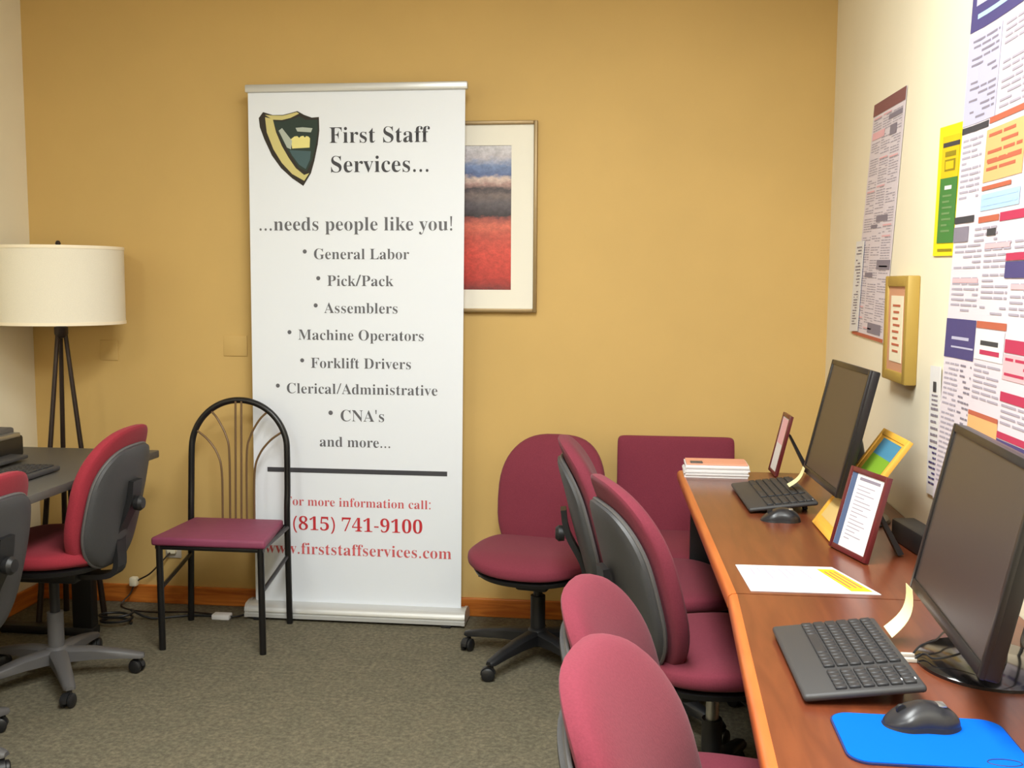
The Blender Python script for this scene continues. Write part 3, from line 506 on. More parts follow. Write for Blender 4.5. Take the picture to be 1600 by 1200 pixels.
bm = new_bm(); add_box(bm, -2.112, -2.078, YB - .06, YB - .028, .082, .122, .008); obj('plug', bm, M_CREAMPAPER, t)
bm = new_bm(); add_box(bm, -1.953, -1.915, YB - .03, YB - .008, .222, .25, .006); obj('plug', bm, M_CREAMPAPER, t)
bm = new_bm()
cp = []
for k in range(40):
    a = k / 39 * 4.2 * PI
    cp.append((-2.045 + .06 * math.cos(a) * (1 + .004 * k), 3.86 + .045 * math.sin(a), .006 + .0012 * k))
cp += [(-1.93, 3.93, .008), (-1.80, 3.99, .006), (-1.70, 4.0, .006)]
add_tube(bm, smooth_path(cp, 3), .005, 8)
tag(obj('coiled_cable', bm, M_BLACKPL), 'black coiled cable on the carpet near the left desk leg', 'cable')
t = thing('cable_adapter', 'small white adapter block on the carpet beside the banner base', 'adapter', (-1.645, 3.985, 0))
bm = new_bm(); add_box(bm, -.045, .03, -.022, .022, 0, .022, .005); obj('body', bm, M_PAPER, t)
bm = new_bm(); add_tube(bm, [(.028, 0, .011), (.05, .01, .008), (.075, .05, .006)], .004, 8); obj('cable', bm, M_BLACKPL, t)

# ---------------------------------------------------------------- left desk
ld_ = thing('office_desk', 'dark slate topped desk along the left cream wall', 'desk', (0, 0, 0))
bm = new_bm(); add_box(bm, XL + .003, -1.80, 1.95, 3.772, .703, .732, .005); obj('desktop', bm, M_LDESK, ld_)
for yy in (3.735, 2.02):
    bm = new_bm(); add_box(bm, -2.147, -2.065, yy - .025, yy + .025, 0.03, .703, .006); add_box(bm, -2.45, -2.06, yy - .03, yy + .03, 0, .035, .008); add_box(bm, -2.45, -1.86, yy - .025, yy + .025, .68, .703, .004)
    obj('leg', bm, M_BLACKPL, ld_)
pr = thing('desk_printer', 'low black printer with grey lid on the slate desk', 'printer', (-2.345, 3.28, .732))
bm = new_bm(); add_box(bm, -.15, .13, -.27, .27, .004, .085, .012); obj('body', bm, M_BLACKPL, pr)
bm = new_bm(); add_box(bm, -.145, .10, -.26, .26, .085, .112, .008); obj('lid', bm, M_GREYPL, pr)
bm = new_bm(); add_box(bm, .13, .20, -.18, .18, .012, .026, .004); obj('paper_tray', bm, M_SHELL, pr)
bm = new_bm(); add_box(bm, .10, .135, -.12, .24, .080, .096, .003); obj('control_panel', bm, M_CHROME, pr)
t = thing('desk_keyboard', 'flat dark keyboard lying near the front edge of the slate desk', 'keyboard', (-2.0, 3.1, .732), PI / 2)
bm = new_bm(); add_box(bm, -.2, .2, -.07, .07, .003, .02, .006); obj('body', bm, M_SHELL, t)
bm = new_bm()
for r in range(5):
    for c in range(15): add_box(bm, -.19 + c * .0254, -.19 + c * .0254 + .021, -.055 + r * .0225, -.055 + r * .0225 + .018, .019, .025, .002, seg=1)
obj('keys', bm, M_KEYCAP, t)

# ---------------------------------------------------------------- swivel office chairs
def office_chair(x, y, face, label, seat_z=.46, fab=None, base=None, col=None, leg0=0.0, recl=14.0, sw=.245, back_dx=0.0, bw=.21, bh=.245, bzo=.0):
    fab = fab or M_BURG; base = base or M_BLACKPL; col = col or M_BLACKPL
    t = thing('office_chair', label, 'office chair', (x, y, 0), math.radians(face), 'burgundy swivel office chairs')
    # seat: waterfall front, slightly dished
    def dep(u, v):
        d = .016 * (abs(v) / sw) ** 2 + 0.012 * (abs(u) / sw) ** 2
        if u > .10: d -= 1.1 * (u - .10) ** 2
        return d
    bm = cushion_bm(sw * .97, sw, 2.7, .045, .035, dep, lambda u, v, d: Vector((u + .01, v, seat_z - .045 + d)))
    obj('seat', bm, fab, t)
    bm = cushion_bm(sw * .90, sw * .92, 2.7, .012, .03, dep, lambda u, v, d: Vector((u + .01, v, seat_z - .078 + d)), nr=6)
    obj('seat_pan', bm, M_BLACKPL, t)
    # backrest
    ta = math.tan(math.radians(recl)); zc = seat_z + .215 + bzo; xb = -.215 + back_dx
    def bdep(u, v):
        d = .55 * u * u - ta * v
        if v > .05: d -= .9 * (v - .05) ** 2
        if v < -.08: d += -.5 * (v + .08) ** 2
        return d
    wf = lambda q: 1.0 - .05 * max(q, 0) ** 2 - .10 * max(-q, 0) ** 2
    bm = cushion_bm(bw, bh, 2.9, .048, .032, bdep, lambda u, v, d: Vector((xb + d, u, zc + v)), wf)
    obj('backrest', bm, fab, t)
    SX, SZ, SO = .90, .84, -.026
    sdep = lambda u, v: bdep(u, v + SO)
    bm = cushion_bm(bw * SX, bh * SZ, 3.0, .006, .034, sdep, lambda u, v, d: Vector((xb - .035 + d, u, zc + v + SO)), wf, nr=8)
    sh = obj('back_shell', bm, M_SHELL, t)
    bm = new_bm()
    ring = []
    for k in range(72):
        a = 2 * PI * k / 72; ct, st = math.cos(a), math.sin(a)
        u = bw * SX * math.copysign(abs(ct) ** (2 / 3.0), ct); v = bh * SZ * math.copysign(abs(st) ** (2 / 3.0), st); u *= wf(v / (bh * SZ))
        ring.append((xb - .034 + sdep(u, v), u, zc + v + SO))
    add_tube(bm, ring, .0055, 6, closed=True)
    obj('shell_rim', bm, M_GREYPL, sh)
    # back upright bracket
    bm = new_bm()
    path = smooth_path([(-.04, 0, seat_z - .12), (-.16, 0, seat_z - .125), (-.235, 0, seat_z - .10), (xb - .05 + .10 * ta, 0, seat_z + .02), (xb - .076, 0, seat_z + .13), (xb - .08 - .04 * ta, 0, seat_z + .21)], 6)
    prev = None; L_ = []
    for i, p in enumerate(path):
        tn = (path[min(i + 1, len(path) - 1)] - path[max(i - 1, 0)]).normalized(); nn = Vector((-tn.z, 0, tn.x))
        L_.append([bm.verts.new(p + Vector((0, s * .032, 0)) + nn * q) for s, q in ((-1, -.009), (1, -.009), (1, .009), (-1, .009))])
    for a, b in zip(L_, L_[1:]):
        for k in range(4): bm.faces.new((a[k], a[(k + 1) % 4], b[(k + 1) % 4], b[k]))
    bm.faces.new(L_[0]); bm.faces.new(L_[-1])
    obj('back_bracket', bm, M_BLACKPL, t, smooth=False)
    bm = new_bm(); add_lathe(bm, [(0, 0), (.024, .002), (.026, .02), (.018, .03), (0, .031)], 18, M=Matrix.Translation((xb - .085, 0, seat_z + .13)) @ Matrix.Rotation(-PI / 2, 4, 'Y')); obj('knob', bm, M_BLACKPL, t)
    bm = new_bm(); add_box(bm, -.11, .10, -.06, .06, seat_z - .145, seat_z - .098, .012); obj('mechanism', bm, M_BLACKPL, t)
    bm = new_bm(); add_tube(bm, smooth_path([(.03, -.05, seat_z - .125), (.04, -.16, seat_z - .125), (.045, -.215, seat_z - .118)], 5), .006, 8); obj('lever', bm, M_BLACKPL, t)
    bm = new_bm(); add_tube(bm, [(0, 0, .09), (0, 0, seat_z - .13)], .017, 16); obj('gas_column', bm, col, t)
    bm = new_bm(); add_lathe(bm, [(0, .055), (.035, .055), (.045, .07), (.045, .10), (.032, .118), (.027, .12), (.027, min(.24, seat_z - .16)), (0, min(.24, seat_z - .16))], 24); obj('hub', bm, base, t)
    for k in range(5):
        a = math.radians(leg0 + 72 * k); Rm = Matrix.Rotation(a, 4, 'Z')
        bm = new_bm(); secs = []
        for q, (r, w, zb, zt) in enumerate(((.03, .030, .066, .112), (.12, .026, .068, .106), (.21, .022, .063, .090), (.275, .019, .056, .074), (.288, .012, .058, .070))):
            secs.append([bm.verts.new(Rm @ Vector((r, s * w * f, zz))) for s, f, zz in ((-1, 1, zb), (1, 1, zb), (1, 1, zt - .008), (1, .6, zt), (-1, .6, zt), (-1, 1, zt - .008))])
        for A, B in zip(secs, secs[1:]):
            for j in range(6): bm.faces.new((A[j], A[(j + 1) % 6], B[(j + 1) % 6], B[j]))
        bm.faces.new(secs[0]); bm.faces.new(secs[-1])
        lg = obj('leg', bm, base, t, angle=50)
        bm = new_bm()
        sp = a * 3.1 + face; Cm = Rm @ Matrix.Translation((.272, 0, 0)) @ Matrix.Rotation(sp, 4, 'Z')
        for s in (-1, 1):
            add_lathe(bm, [(0, -.008), (.018, -.008), (.0235, -.004), (.0235, .004), (.018, .008), (0, .008)], 18, M=Cm @ Matrix.Translation((.012, s * .013, .0236)) @ Matrix.Rotation(PI / 2, 4, 'X'))
        hood = []
        for j in range(9):
            an = PI * (j / 8) * 1.0 - .1
            hood.append((math.cos(an) * .027 + .012, math.sin(an) * .027 + .0236))
        vsA = [bm.verts.new(Cm @ Vector((hx_, -.007, hz_))) for hx_, hz_ in hood]; vsB = [bm.verts.new(Cm @ Vector((hx_, .007, hz_))) for hx_, hz_ in hood]
        for j in range(8): bm.faces.new((vsA[j], vsA[j + 1], vsB[j + 1], vsB[j]))
        bm.faces.new(vsA); bm.faces.new(vsB)
        add_tube(bm, [Cm @ Vector((0, 0, .04)), Cm @ Vector((0, 0, .066))], .008, 8)
        obj('caster', bm, M_BLACKPL, lg)
    return t

office_chair(-.325, 3.70, -101, 'lowered burgundy office chair against the back wall, its seat facing into the room', .425, leg0=52, recl=9, sw=.243, back_dx=.02, bzo=-.085)
office_chair(.10, 3.25, 4, 'burgundy office chair in the desk row, farthest from the camera', .46, bzo=-.02, leg0=20, recl=15)
office_chair(.228, 2.68, 18, 'burgundy office chair in the desk row turned to show its dark back shell', .455, bzo=-.02, col=M_CHROME, leg0=50, recl=15)
office_chair(.20, 1.97, -12, 'low burgundy office chair in the desk row between the nearest chair and the shell-showing one', .37, leg0=5, recl=15, bzo=-.045)
office_chair(.237, 1.375, -14, 'burgundy office chair nearest the camera in the desk row, cut by the bottom edge', .41, leg0=30, recl=15, bzo=-.01)
office_chair(-1.965, 3.29, 181, 'bright red office chair with grey base pulled up to the slate desk', .50, fab=M_RED, base=M_GREYPL, leg0=20 - 181, recl=13, bzo=-.065)
office_chair(-2.0, 2.62, 178, 'red office chair at the slate desk, mostly cut off by the left edge', .47, fab=M_RED, base=M_GREYPL, leg0=68 - 178, recl=13, bzo=-.075)

# ---------------------------------------------------------------- square backed guest chair
g = thing('guest_chair', 'square-backed burgundy guest chair against the back wall behind the desk end', 'guest chair', (.178, 3.81, 0), math.radians(-90))
def gplace(xb, zc, ta): return lambda u, v, d: Vector((xb + d, u, zc + v))
bm = cushion_bm(.225, .225, 24, .03, .022, lambda u, v: -.18 * v, gplace(-.19, .565, 0), nt=96, pw=.35); obj('backrest', bm, M_GUEST, g)
bm = cushion_bm(.215, .225, 10, .045, .03, lambda u, v: 0, lambda u, v, d: Vector((u + .02, v, .40 + d)), nt=96, pw=.35); obj('seat', bm, M_GUEST, g)
for s in (-1, 1):
    bm = new_bm(); add_tube(bm, smooth_path([(.20, s * .225, .0), (.20, s * .225, .36), (.19, s * .225, .385), (-.16, s * .225, .38), (-.19, s * .225, .36), (-.22, s * .225, 0)], 6), .011, 10); obj('leg_frame', bm, M_BLACKMT, g)
    bm = new_bm(); add_tube(bm, [(-.175, s * .20, .37), (-.185, s * .20, .55), (-.215, s * .20, .70)], .011, 10); obj('back_support', bm, M_BLACKMT, g)
bm = new_bm(); add_box(bm, -.19, .20, -.215, .215, .355, .372); obj('seat_frame', bm, M_BLACKMT, g, smooth=False)

# ---------------------------------------------------------------- arched cafe chair
cf = thing('cafe_chair', 'black tubular cafe chair with arched back and plum seat before the banner', 'chair', (0, 0, 0))
bm = new_bm()
xl, xr, xc, rr = -1.752, -1.352, -1.552, .198
pts = [(-1.772, 3.955, 0), (xl, 3.935, .43), (xl + .0, 3.945, .56), (xl + .002, 3.952, .70)]
for k in range(1, 16):
    a = PI - PI * k / 16
    pts.append((xc + rr * math.cos(a), 3.954 + .012 * math.sin(a), .71 + rr * math.sin(a)))
pts += [(xr - .002, 3.952, .70), (xr, 3.945, .56), (xr, 3.935, .43), (-1.358, 3.965, 0)]
add_tube(bm, smooth_path(pts, 4), .0125, 12); obj('back_frame', bm, M_BLACKMT, cf)
for xx in (-1.733, -1.342):
    bm = new_bm(); add_tube(bm, [(xx, 3.612, 0), (xx, 3.607, .405)], .0125, 12); obj('leg', bm, M_BLACKMT, cf)
bm = new_bm()
add_tube(bm, [(-1.745, 3.607, .396), (-1.33, 3.607, .396)], .010, 10)
for xa, xb_ in ((-1.735, xl), (-1.342, xr)): add_tube(bm, [(xa, 3.607, .396), (xb_, 3.935, .405)], .010, 10)
add_tube(bm, [(xl, 3.935, .405), (xr, 3.935, .405)], .010, 10)
obj('seat_frame', bm, M_BLACKMT, cf)
bm = new_bm()
sp = [(-1.758, 3.588), (-1.318, 3.588), (-1.368, 3.938), (-1.738, 3.938)]
vb = [bm.verts.new((x, y, .403)) for x, y in sp]; vt = [bm.verts.new((x, y, .435)) for x, y in sp]
bm.faces.new(list(reversed(vb))); bm.faces.new(vt)
for k in range(4): bm.faces.new((vb[k], vb[(k + 1) % 4], vt[(k + 1) % 4], vt[k]))
bmesh.ops.bevel(bm, geom=[e for e in bm.edges], offset=.011, segments=3, affect='EDGES', profile=.6)
obj('seat', bm, M_CAFE, cf)
for xa, xb_ in ((-1.734, -1.757), (-1.342, -1.356)):
    bm = new_bm(); add_tube(bm, [(xa, 3.61, .235), ((xa + xb_) / 2, 3.79, .262), (xb_, 3.940, .285)], .008, 10); obj('stretcher', bm, M_BLACKMT, cf)
for s in (-1, 1):
    bm = new_bm(); add_tube(bm, smooth_path([(xc + s * .066, 3.932, .43), (xc + s * .068, 3.938, .62), (xc + s * .088, 3.944, .695), (xc + s * .13, 3.950, .75), (xc + s * .178, 3.956, .785)], 6), .0045, 8); obj('spindle', bm, M_SPIND, cf)
    bm = new_bm(); add_tube(bm, smooth_path([(xc + s * .035, 3.932, .43), (xc + s * .036, 3.940, .69), (xc + s * .05, 3.946, .765), (xc + s * .085, 3.952, .83), (xc + s * .115, 3.960, .862)], 6), .0045, 8); obj('spindle', bm, M_SPIND, cf)
    bm = new_bm(); add_tube(bm, [(xc + s * .012, 3.932, .43), (xc + s * .012, 3.955, .905)], .0045, 8); obj('spindle', bm, M_SPIND, cf)

# ---------------------------------------------------------------- right desks
def slab(bm, q, z0, z1, mi=0, bev=.0):
    vb = [bm.verts.new((x, y, z0)) for x, y in q]; vt = [bm.verts.new((x, y, z1)) for x, y in q]
    f = [bm.faces.new(list(reversed(vb))), bm.faces.new(vt)]
    for k in range(len(q)): f.append(bm.faces.new((vb[k], vb[(k + 1) % len(q)], vt[(k + 1) % len(q)], vt[k])))
    for x in f: x.material_index = mi
def offset_in(p, d, n): return (p[0] + n[0] * d, p[1] + n[1] * d)
def right_desk(label, far, near, backx, ynear_legs):
    t = thing('office_desk', label, 'desk', (0, 0, 0))
    (x0, y0), (x1, y1) = far, near
    bm = new_bm(); slab(bm, [(x0 + .018, y0), (x1 + .018, y1), (backx, y1), (backx, y0)], .715, .745)
    obj('desktop', bm, M_DESK, t, smooth=False)
    bm = new_bm()
    prof = [(.018, .745), (.008, .7435), (.002, .739), (0, .732), (0, .716), (.004, .709), (.018, .707)]
    A = [bm.verts.new((x0 + dx, y0, z)) for dx, z in prof]; B = [bm.verts.new((x1 + dx, y1, z)) for dx, z in prof]
    for i in range(len(prof)): k = (i + 1) % len(prof); bm.faces.new((A[i], A[k], B[k], B[i]))
    bm.faces.new(A); bm.faces.new(list(reversed(B)))
    obj('front_edge', bm, M_DESKEDGE, t)
    for i_, yy in enumerate(ynear_legs):
        bm = new_bm(); add_box(bm, .21 if yy > 3 else .50, backx - .05, yy - .015, yy + .015, .012, .707, .003); obj('leg_panel', bm, M_BLACKPL, t)
    bm = new_bm(); add_box(bm, backx - .07, backx - .055, min(ynear_legs) + .016, max(ynear_legs) - .016, .30, .706); obj('modesty_panel', bm, M_BLACKPL, t)
    return t
right_desk('far glossy cherry desk with orange edge along the right wall, reaching the guest chair', (.163, 3.545), (.206, 2.128), XR - .004, (3.522, 2.20))
right_desk('near glossy cherry desk with orange edge along the right wall, carrying the blue mouse pad', (.207, 2.124), (.172, .95), XR - .004, (2.05, 1.05))

# ---------------------------------------------------------------- monitors
DZ = .745
def monitor(label, p_far, p_near, zb, h, tilt, base_c, base_r, screen=None):
    """panel bottom edge from p_far to p_near (x,y) at height zb; height h; leaning back by tilt degrees towards +x"""
    t = thing('monitor', label, 'monitor', (0, 0, 0))
    a = Vector((p_far[0], p_far[1], zb)); b = Vector((p_near[0], p_near[1], zb))
    ex = (b - a); w = ex.length; ex.normalize()
    nb = Vector((0, 0, 1)).cross(ex).normalized()      # towards the user or wall
    if nb.x < 0: nb = -nb                              # pointing to the wall (+x)
    ti = math.radians(tilt)
    up = (Vector((0, 0, 1)) * math.cos(ti) + nb * math.sin(ti)).normalized()
    bk = (nb * math.cos(ti) - Vector((0, 0, 1)) * math.sin(ti)).normalized()
    Mx = Matrix(((ex.x, bk.x, up.x, a.x), (ex.y, bk.y, up.y, a.y), (ex.z, bk.z, up.z, a.z), (0, 0, 0, 1)))
    bm = new_bm(); bw_, bb = .014, .020
    add_box(bm, 0, w, .006, .028, 0, h, .004, M=Mx)
    add_box(bm, w * .18, w * .82, .026, .05, h * .2, h * .8, .010, M=Mx)
    obj('housing', bm, M_BEZEL, t)
    bm = new_bm()
    add_box(bm, 0, bw_, 0, .008, 0, h, .002, M=Mx); add_box(bm, w - bw_, w, 0, .008, 0, h, .002, M=Mx)
    add_box(bm, bw_, w - bw_, 0, .008, 0, bb, .002, M=Mx); add_box(bm, bw_, w - bw_, 0, .008, h - bw_, h, .002, M=Mx)
    obj('bezel', bm, M_BEZEL, t)
    bm = new_bm(); add_box(bm, bw_ - .002, w - bw_ + .002, .003, .0065, bb - .002, h - bw_ + .002, M=Mx); obj('screen', bm, screen or M_SCREEN, t, smooth=False)
    bm = new_bm()
    pc_ = Mx @ Vector((w / 2, .05, h * .42))
    add_tube(bm, [(base_c[0], base_c[1], DZ + .012), (base_c[0] + .005, base_c[1], DZ + .07), (pc_.x + .012, pc_.y, pc_.z - .02), (pc_.x, pc_.y, pc_.z + .03)], [.032, .028, .026, .024], 14); obj('neck', bm, M_BEZEL, t)
    bm = new_bm(); prof = [(0, 0), (1, 0), (1, .005), (.94, .0105), (0, .012)]
    rings = []
    for r, z in prof:
        rings.append([bm.verts.new((base_c[0] + max(r, .001) * base_r[0] * math.cos(k * PI / 24), base_c[1] + max(r, .001) * base_r[1] * math.sin(k * PI / 24), DZ + z)) for k in range(48)])
    for A, B in zip(rings, rings[1:]):
        for k in range(48): bm.faces.new((A[k], A[(k + 1) % 48], B[(k + 1) % 48], B[k]))
    bm.faces.new(list(reversed(rings[0]))); bm.faces.new(rings[-1])
    obj('base', bm, M_GLOSSBLK, t)
    return t
monitor('black monitor on the near desk above the blue mouse pad', (.505, 1.897), (.483, 1.445), .84, .305, 12, (.60, 1.765), (.112, .12))
monitor('black monitor at the far end of the desks, before the mustard wall', (.501, 3.063), (.522, 2.674), .84, .335, 13, (.62, 2.87), (.085, .115))

# ---------------------------------------------------------------- keyboards
def keyboard(label, front_far, front_near, depth, z0, z1):
    """front edge (user's side) runs from front_far to front_near; tilts up to the back"""
    a = Vector((front_far[0], front_far[1], DZ)); b = Vector((front_near[0], front_near[1], DZ))
    ex = (b - a); w = ex.length; ex.normalize(); ey = Vector((0, 0, 1)).cross(ex); 
    if ey.x < 0: ey = -ey
    t = thing('keyboard', label, 'keyboard', a)
    ti = math.atan2(z1 - z0, depth)
    ey2 = (ey * math.cos(ti) + Vector((0, 0, 1)) * math.sin(ti)); ez = Vector((0, 0, 1)) * math.cos(ti) - ey * math.sin(ti)
    Mx = Matrix(((ex.x, ey2.x, ez.x, 0), (ex.y, ey2.y, ez.y, 0), (ex.z, ey2.z, ez.z, z0), (0, 0, 0, 1)))
    bm = new_bm(); add_box(bm, 0, w, 0, depth, -.008, .004, .0055, M=Mx, seg=3); obj('body', bm, M_KEY, t)
    bm = new_bm(); bt = .5 * .0
    k0 = depth * .27; rows = 6; rp = (depth * .70 - .004) / rows; cols = 20; cp_ = (w - .02) / cols
    for r in range(rows):
        c = 0
        while c < cols:
            wk = 1
            if r == 0 and c == 4: wk = 6
            elif c in (0, 12) and r in (1, 2, 3): wk = 2
            if c in (14, 18) and r != 5 and not (r == 0 and c == 14): pass
            gap = .006 if c in (15,) else 0
            if c == 14: c += 1; continue
            add_box(bm, .01 + c * cp_ + .001, .01 + (c + wk) * cp_ - .001, k0 + r * rp + .0015, k0 + (r + 1) * rp - .002, .003, .0085, .0015, M=Mx, seg=1)
            c += wk
    obj('keys', bm, M_KEYCAP, t)
    bm = new_bm()
    for q in (.08, w - .08): add_box(bm, q - .012, q + .012, depth - .03, depth - .018, -z1 * math.cos(ti) - .0 + .003, -.006, .002, M=Mx @ Matrix.Rotation(-ti, 4, 'X') if False else Mx)
    obj('foot', bm, M_BLACKPL, t)
    bm = new_bm(); add_box(bm, w - .035, w - .028, depth - .030, depth - .008, .0035, .0046, M=Mx); o = obj('badge', bm, M_PAPER, t, smooth=False)
    return t
keyboard('black keyboard on the near desk beside the blue mouse pad', (.263, 1.878), (.268, 1.556), .182, .012, .036)
keyboard('black keyboard at the far monitor', (.317, 3.255), (.332, 2.885), .19, .012, .036)

# ---------------------------------------------------------------- mice and pad
bm = new_bm()
def rrect(x0, x1, y0, y1, r, n=8):
    out = []
    for cx, cy, a0 in ((x1 - r, y1 - r, 0), (x0 + r, y1 - r, 90), (x0 + r, y0 + r, 180), (x1 - r, y0 + r, 270)):
        for k in range(n + 1):
            a = math.radians(a0 + 90 * k / n); out.append((cx + r * math.cos(a), cy + r * math.sin(a)))
    return out
mp_ = thing('mouse_pad', 'bright blue mouse pad on the near desk', 'mouse pad', (0, 0, 0))
bm = new_bm(); slab(bm, rrect(.298, .54, 1.367, 1.532, .03), DZ + .0005, DZ + .003); obj('base', bm, M_NAVY, mp_, smooth=False)
bm = new_bm(); slab(bm, rrect(.3005, .5375, 1.3695, 1.5295, .028), DZ + .0028, DZ + .004); obj('fabric_top', bm, M_BLUE, mp_, smooth=False)
bm = new_bm(); add_tube(bm, [(.502 + .022 * math.cos(k * PI / 16), 1.388 + .010 * math.sin(k * PI / 16), DZ + .0042) for k in range(32)], .0008, 5, closed=True); obj('logo_ring', bm, M_NAVY, mp_)
def mouse(label, c, z, L, W, H, rz):
    t = thing('mouse', label, 'mouse', (c[0], c[1], z), rz)
    def dep(u, v): return 0.0
    def pl(u, v, d):
        q = (u / (L / 2))
        hump = (1 - .45 * max(q - .0, 0) ** 2 - .25 * max(-q, 0) ** 3 - .25 * max(q, 0))
        wv = v * (1 - .13 * math.cos(q * 3.0) ** 2)
        return Vector((u, wv, max(d, 0) * hump + .0))
    bm = cushion_bm(L / 2, W / 2, 2.5, H, .001, dep, pl, nr=12, nt=40, pw=.62); obj('shell', bm, mat('mouse_grey', rgb(36, 36, 40), .32), t)
    bm = cushion_bm(L / 2 + .0012, W / 2 + .0012, 2.5, H * .30, .001, dep, pl, nr=6, nt=40, pw=.3); obj('skirt', bm, M_BLACKPL, t)
    bm = new_bm(); add_lathe(bm, [(0, -.003), (.007, -.003), (.008, 0), (.007, .003), (0, .003)], 16, M=Matrix.Translation((L * .27, 0, H * .66)) @ Matrix.Rotation(PI / 2, 4, 'X')); obj('scroll_wheel', bm, M_BLACKPL, t)
    bm = new_bm(); add_box(bm, L * .06, L * .47, -.0006, .0006, H * .35, H * .80); 
    bm.free()
    bm = new_bm(); add_box(bm, -L * .30, -L * .18, -.010, .010, H * .86, H * .935, .002); obj('logo_plate', bm, M_CHROME, t)
    return t
mouse('black mouse on the blue mouse pad', (.424, 1.498), DZ + .004, .108, .066, .035, math.radians(184))
mouse('black mouse beside the far keyboard', (.408, 2.815), DZ, .105, .066, .036, math.radians(178))

# ---------------------------------------------------------------- sticky notes curling from monitor edges
def sticky(label, top, bot, w, curl):
    bm = new_bm(); top = Vector(top); bot = Vector(bot); n = 10; A = []; 
    ax = Vector((0, 1, 0))
    for j in range(n + 1):
        f = j / n; p = top.lerp(bot, f) + Vector((-curl * math.sin(f * PI), 0, -.004 * math.sin(f * PI)))
        ww = w * (.75 + .35 * f)
        A.append((bm.verts.new(p - ax * ww / 2), bm.verts.new(p + ax * ww / 2), bm.verts.new(p + ax * ww / 2 + Vector((.0008, 0, 0))), bm.verts.new(p - ax * ww / 2 + Vector((.0008, 0, 0)))))
    for a, b in zip(A, A[1:]):
        for k in range(4): bm.faces.new((a[k], a[(k + 1) % 4], b[(k + 1) % 4], b[k]))
    bm.faces.new(A[0]); bm.faces.new(A[-1])
    return tag(obj('sticky_note', bm, M_STICKY), label, 'sticky note')
sticky('pale yellow sticky note hanging from the corner of the near monitor', (.498, 1.872, .846), (.462, 1.86, .765), .055, -.014)
sticky('pale yellow sticky note hanging from the corner of the far monitor', (.500, 3.03, .855), (.462, 3.06, .795), .045, -.008)

# ---------------------------------------------------------------- papers on the desks
def sheet(q, z0, z1):
    bm = new_bm(); slab(bm, q, z0, z1); return bm
t = thing('paper_sheet', 'white paper sheet with yellow corner lying across the desk joint', 'paper', (0, 0, 0))
q = [(.243, 2.345), (.457, 2.352), (.519, 2.152), (.255, 2.145)]
obj('sheet', sheet(q, DZ + .0004, DZ + .0016), M_PAPER, t, smooth=False)
def bil(q, s, tt, z):
    a = Vector((*q[0], 0)).lerp(Vector((*q[1], 0)), s); b = Vector((*q[3], 0)).lerp(Vector((*q[2], 0)), s); p = a.lerp(b, tt); return (p.x, p.y, z)
bm = new_bm()
add_poly(bm, [bil(q, .80, .10, DZ + .0019), bil(q, .80, .92, DZ + .0019), bil(q, .97, .92, DZ + .0019), bil(q, .97, .10, DZ + .0019)], 0)
for k in range(9):
    s = .12 + k * .07
    add_poly(bm, [bil(q, s, .12, DZ + .0018), bil(q, s, .15 + .7 * random.random(), DZ + .0018), bil(q, s + .016, .5, DZ + .0018), bil(q, s + .016, .12, DZ + .0018)], 1)
for k in range(3): add_poly(bm, [bil(q, .83 + .045 * k, .2, DZ + .0021), bil(q, .83 + .045 * k, .8, DZ + .0021), bil(q, .85 + .045 * k, .8, DZ + .0021), bil(q, .85 + .045 * k, .2, DZ + .0021)], 2)
obj('print', bm, None, t, smooth=False, mats=[M_GOLDINK, M_FINE, M_ORED])

t = thing('paper_stack', 'stack of white papers with a pinkish top at the far end of the desk', 'paper stack', (.286, 3.475, DZ))
bm = new_bm(); random.seed(3)
for k in range(9):
    dx, dy = random.uniform(-.004, .004), random.uniform(-.004, .004)
    add_box(bm, -.103 + dx, .103 + dx, -.062 + dy, .06 + dy, .0005 + k * .0045, .0005 + k * .0045 + .0043)
obj('paper_ream', bm, M_PAPER, t, smooth=False)
bm = new_bm(); add_box(bm, -.098, .10, -.055, .058, .0412, .046, .001); o = obj('top_booklet', bm, mat('salmon_paper', rgb(226, 160, 132), .6), t, smooth=False); o['label'] = 'salmon pink booklet on top'
bm = new_bm(); add_box(bm, -.085, -.045, -.05, -.015, .046, .049, .001); obj('black_clip', bm, M_GREYPL, t)

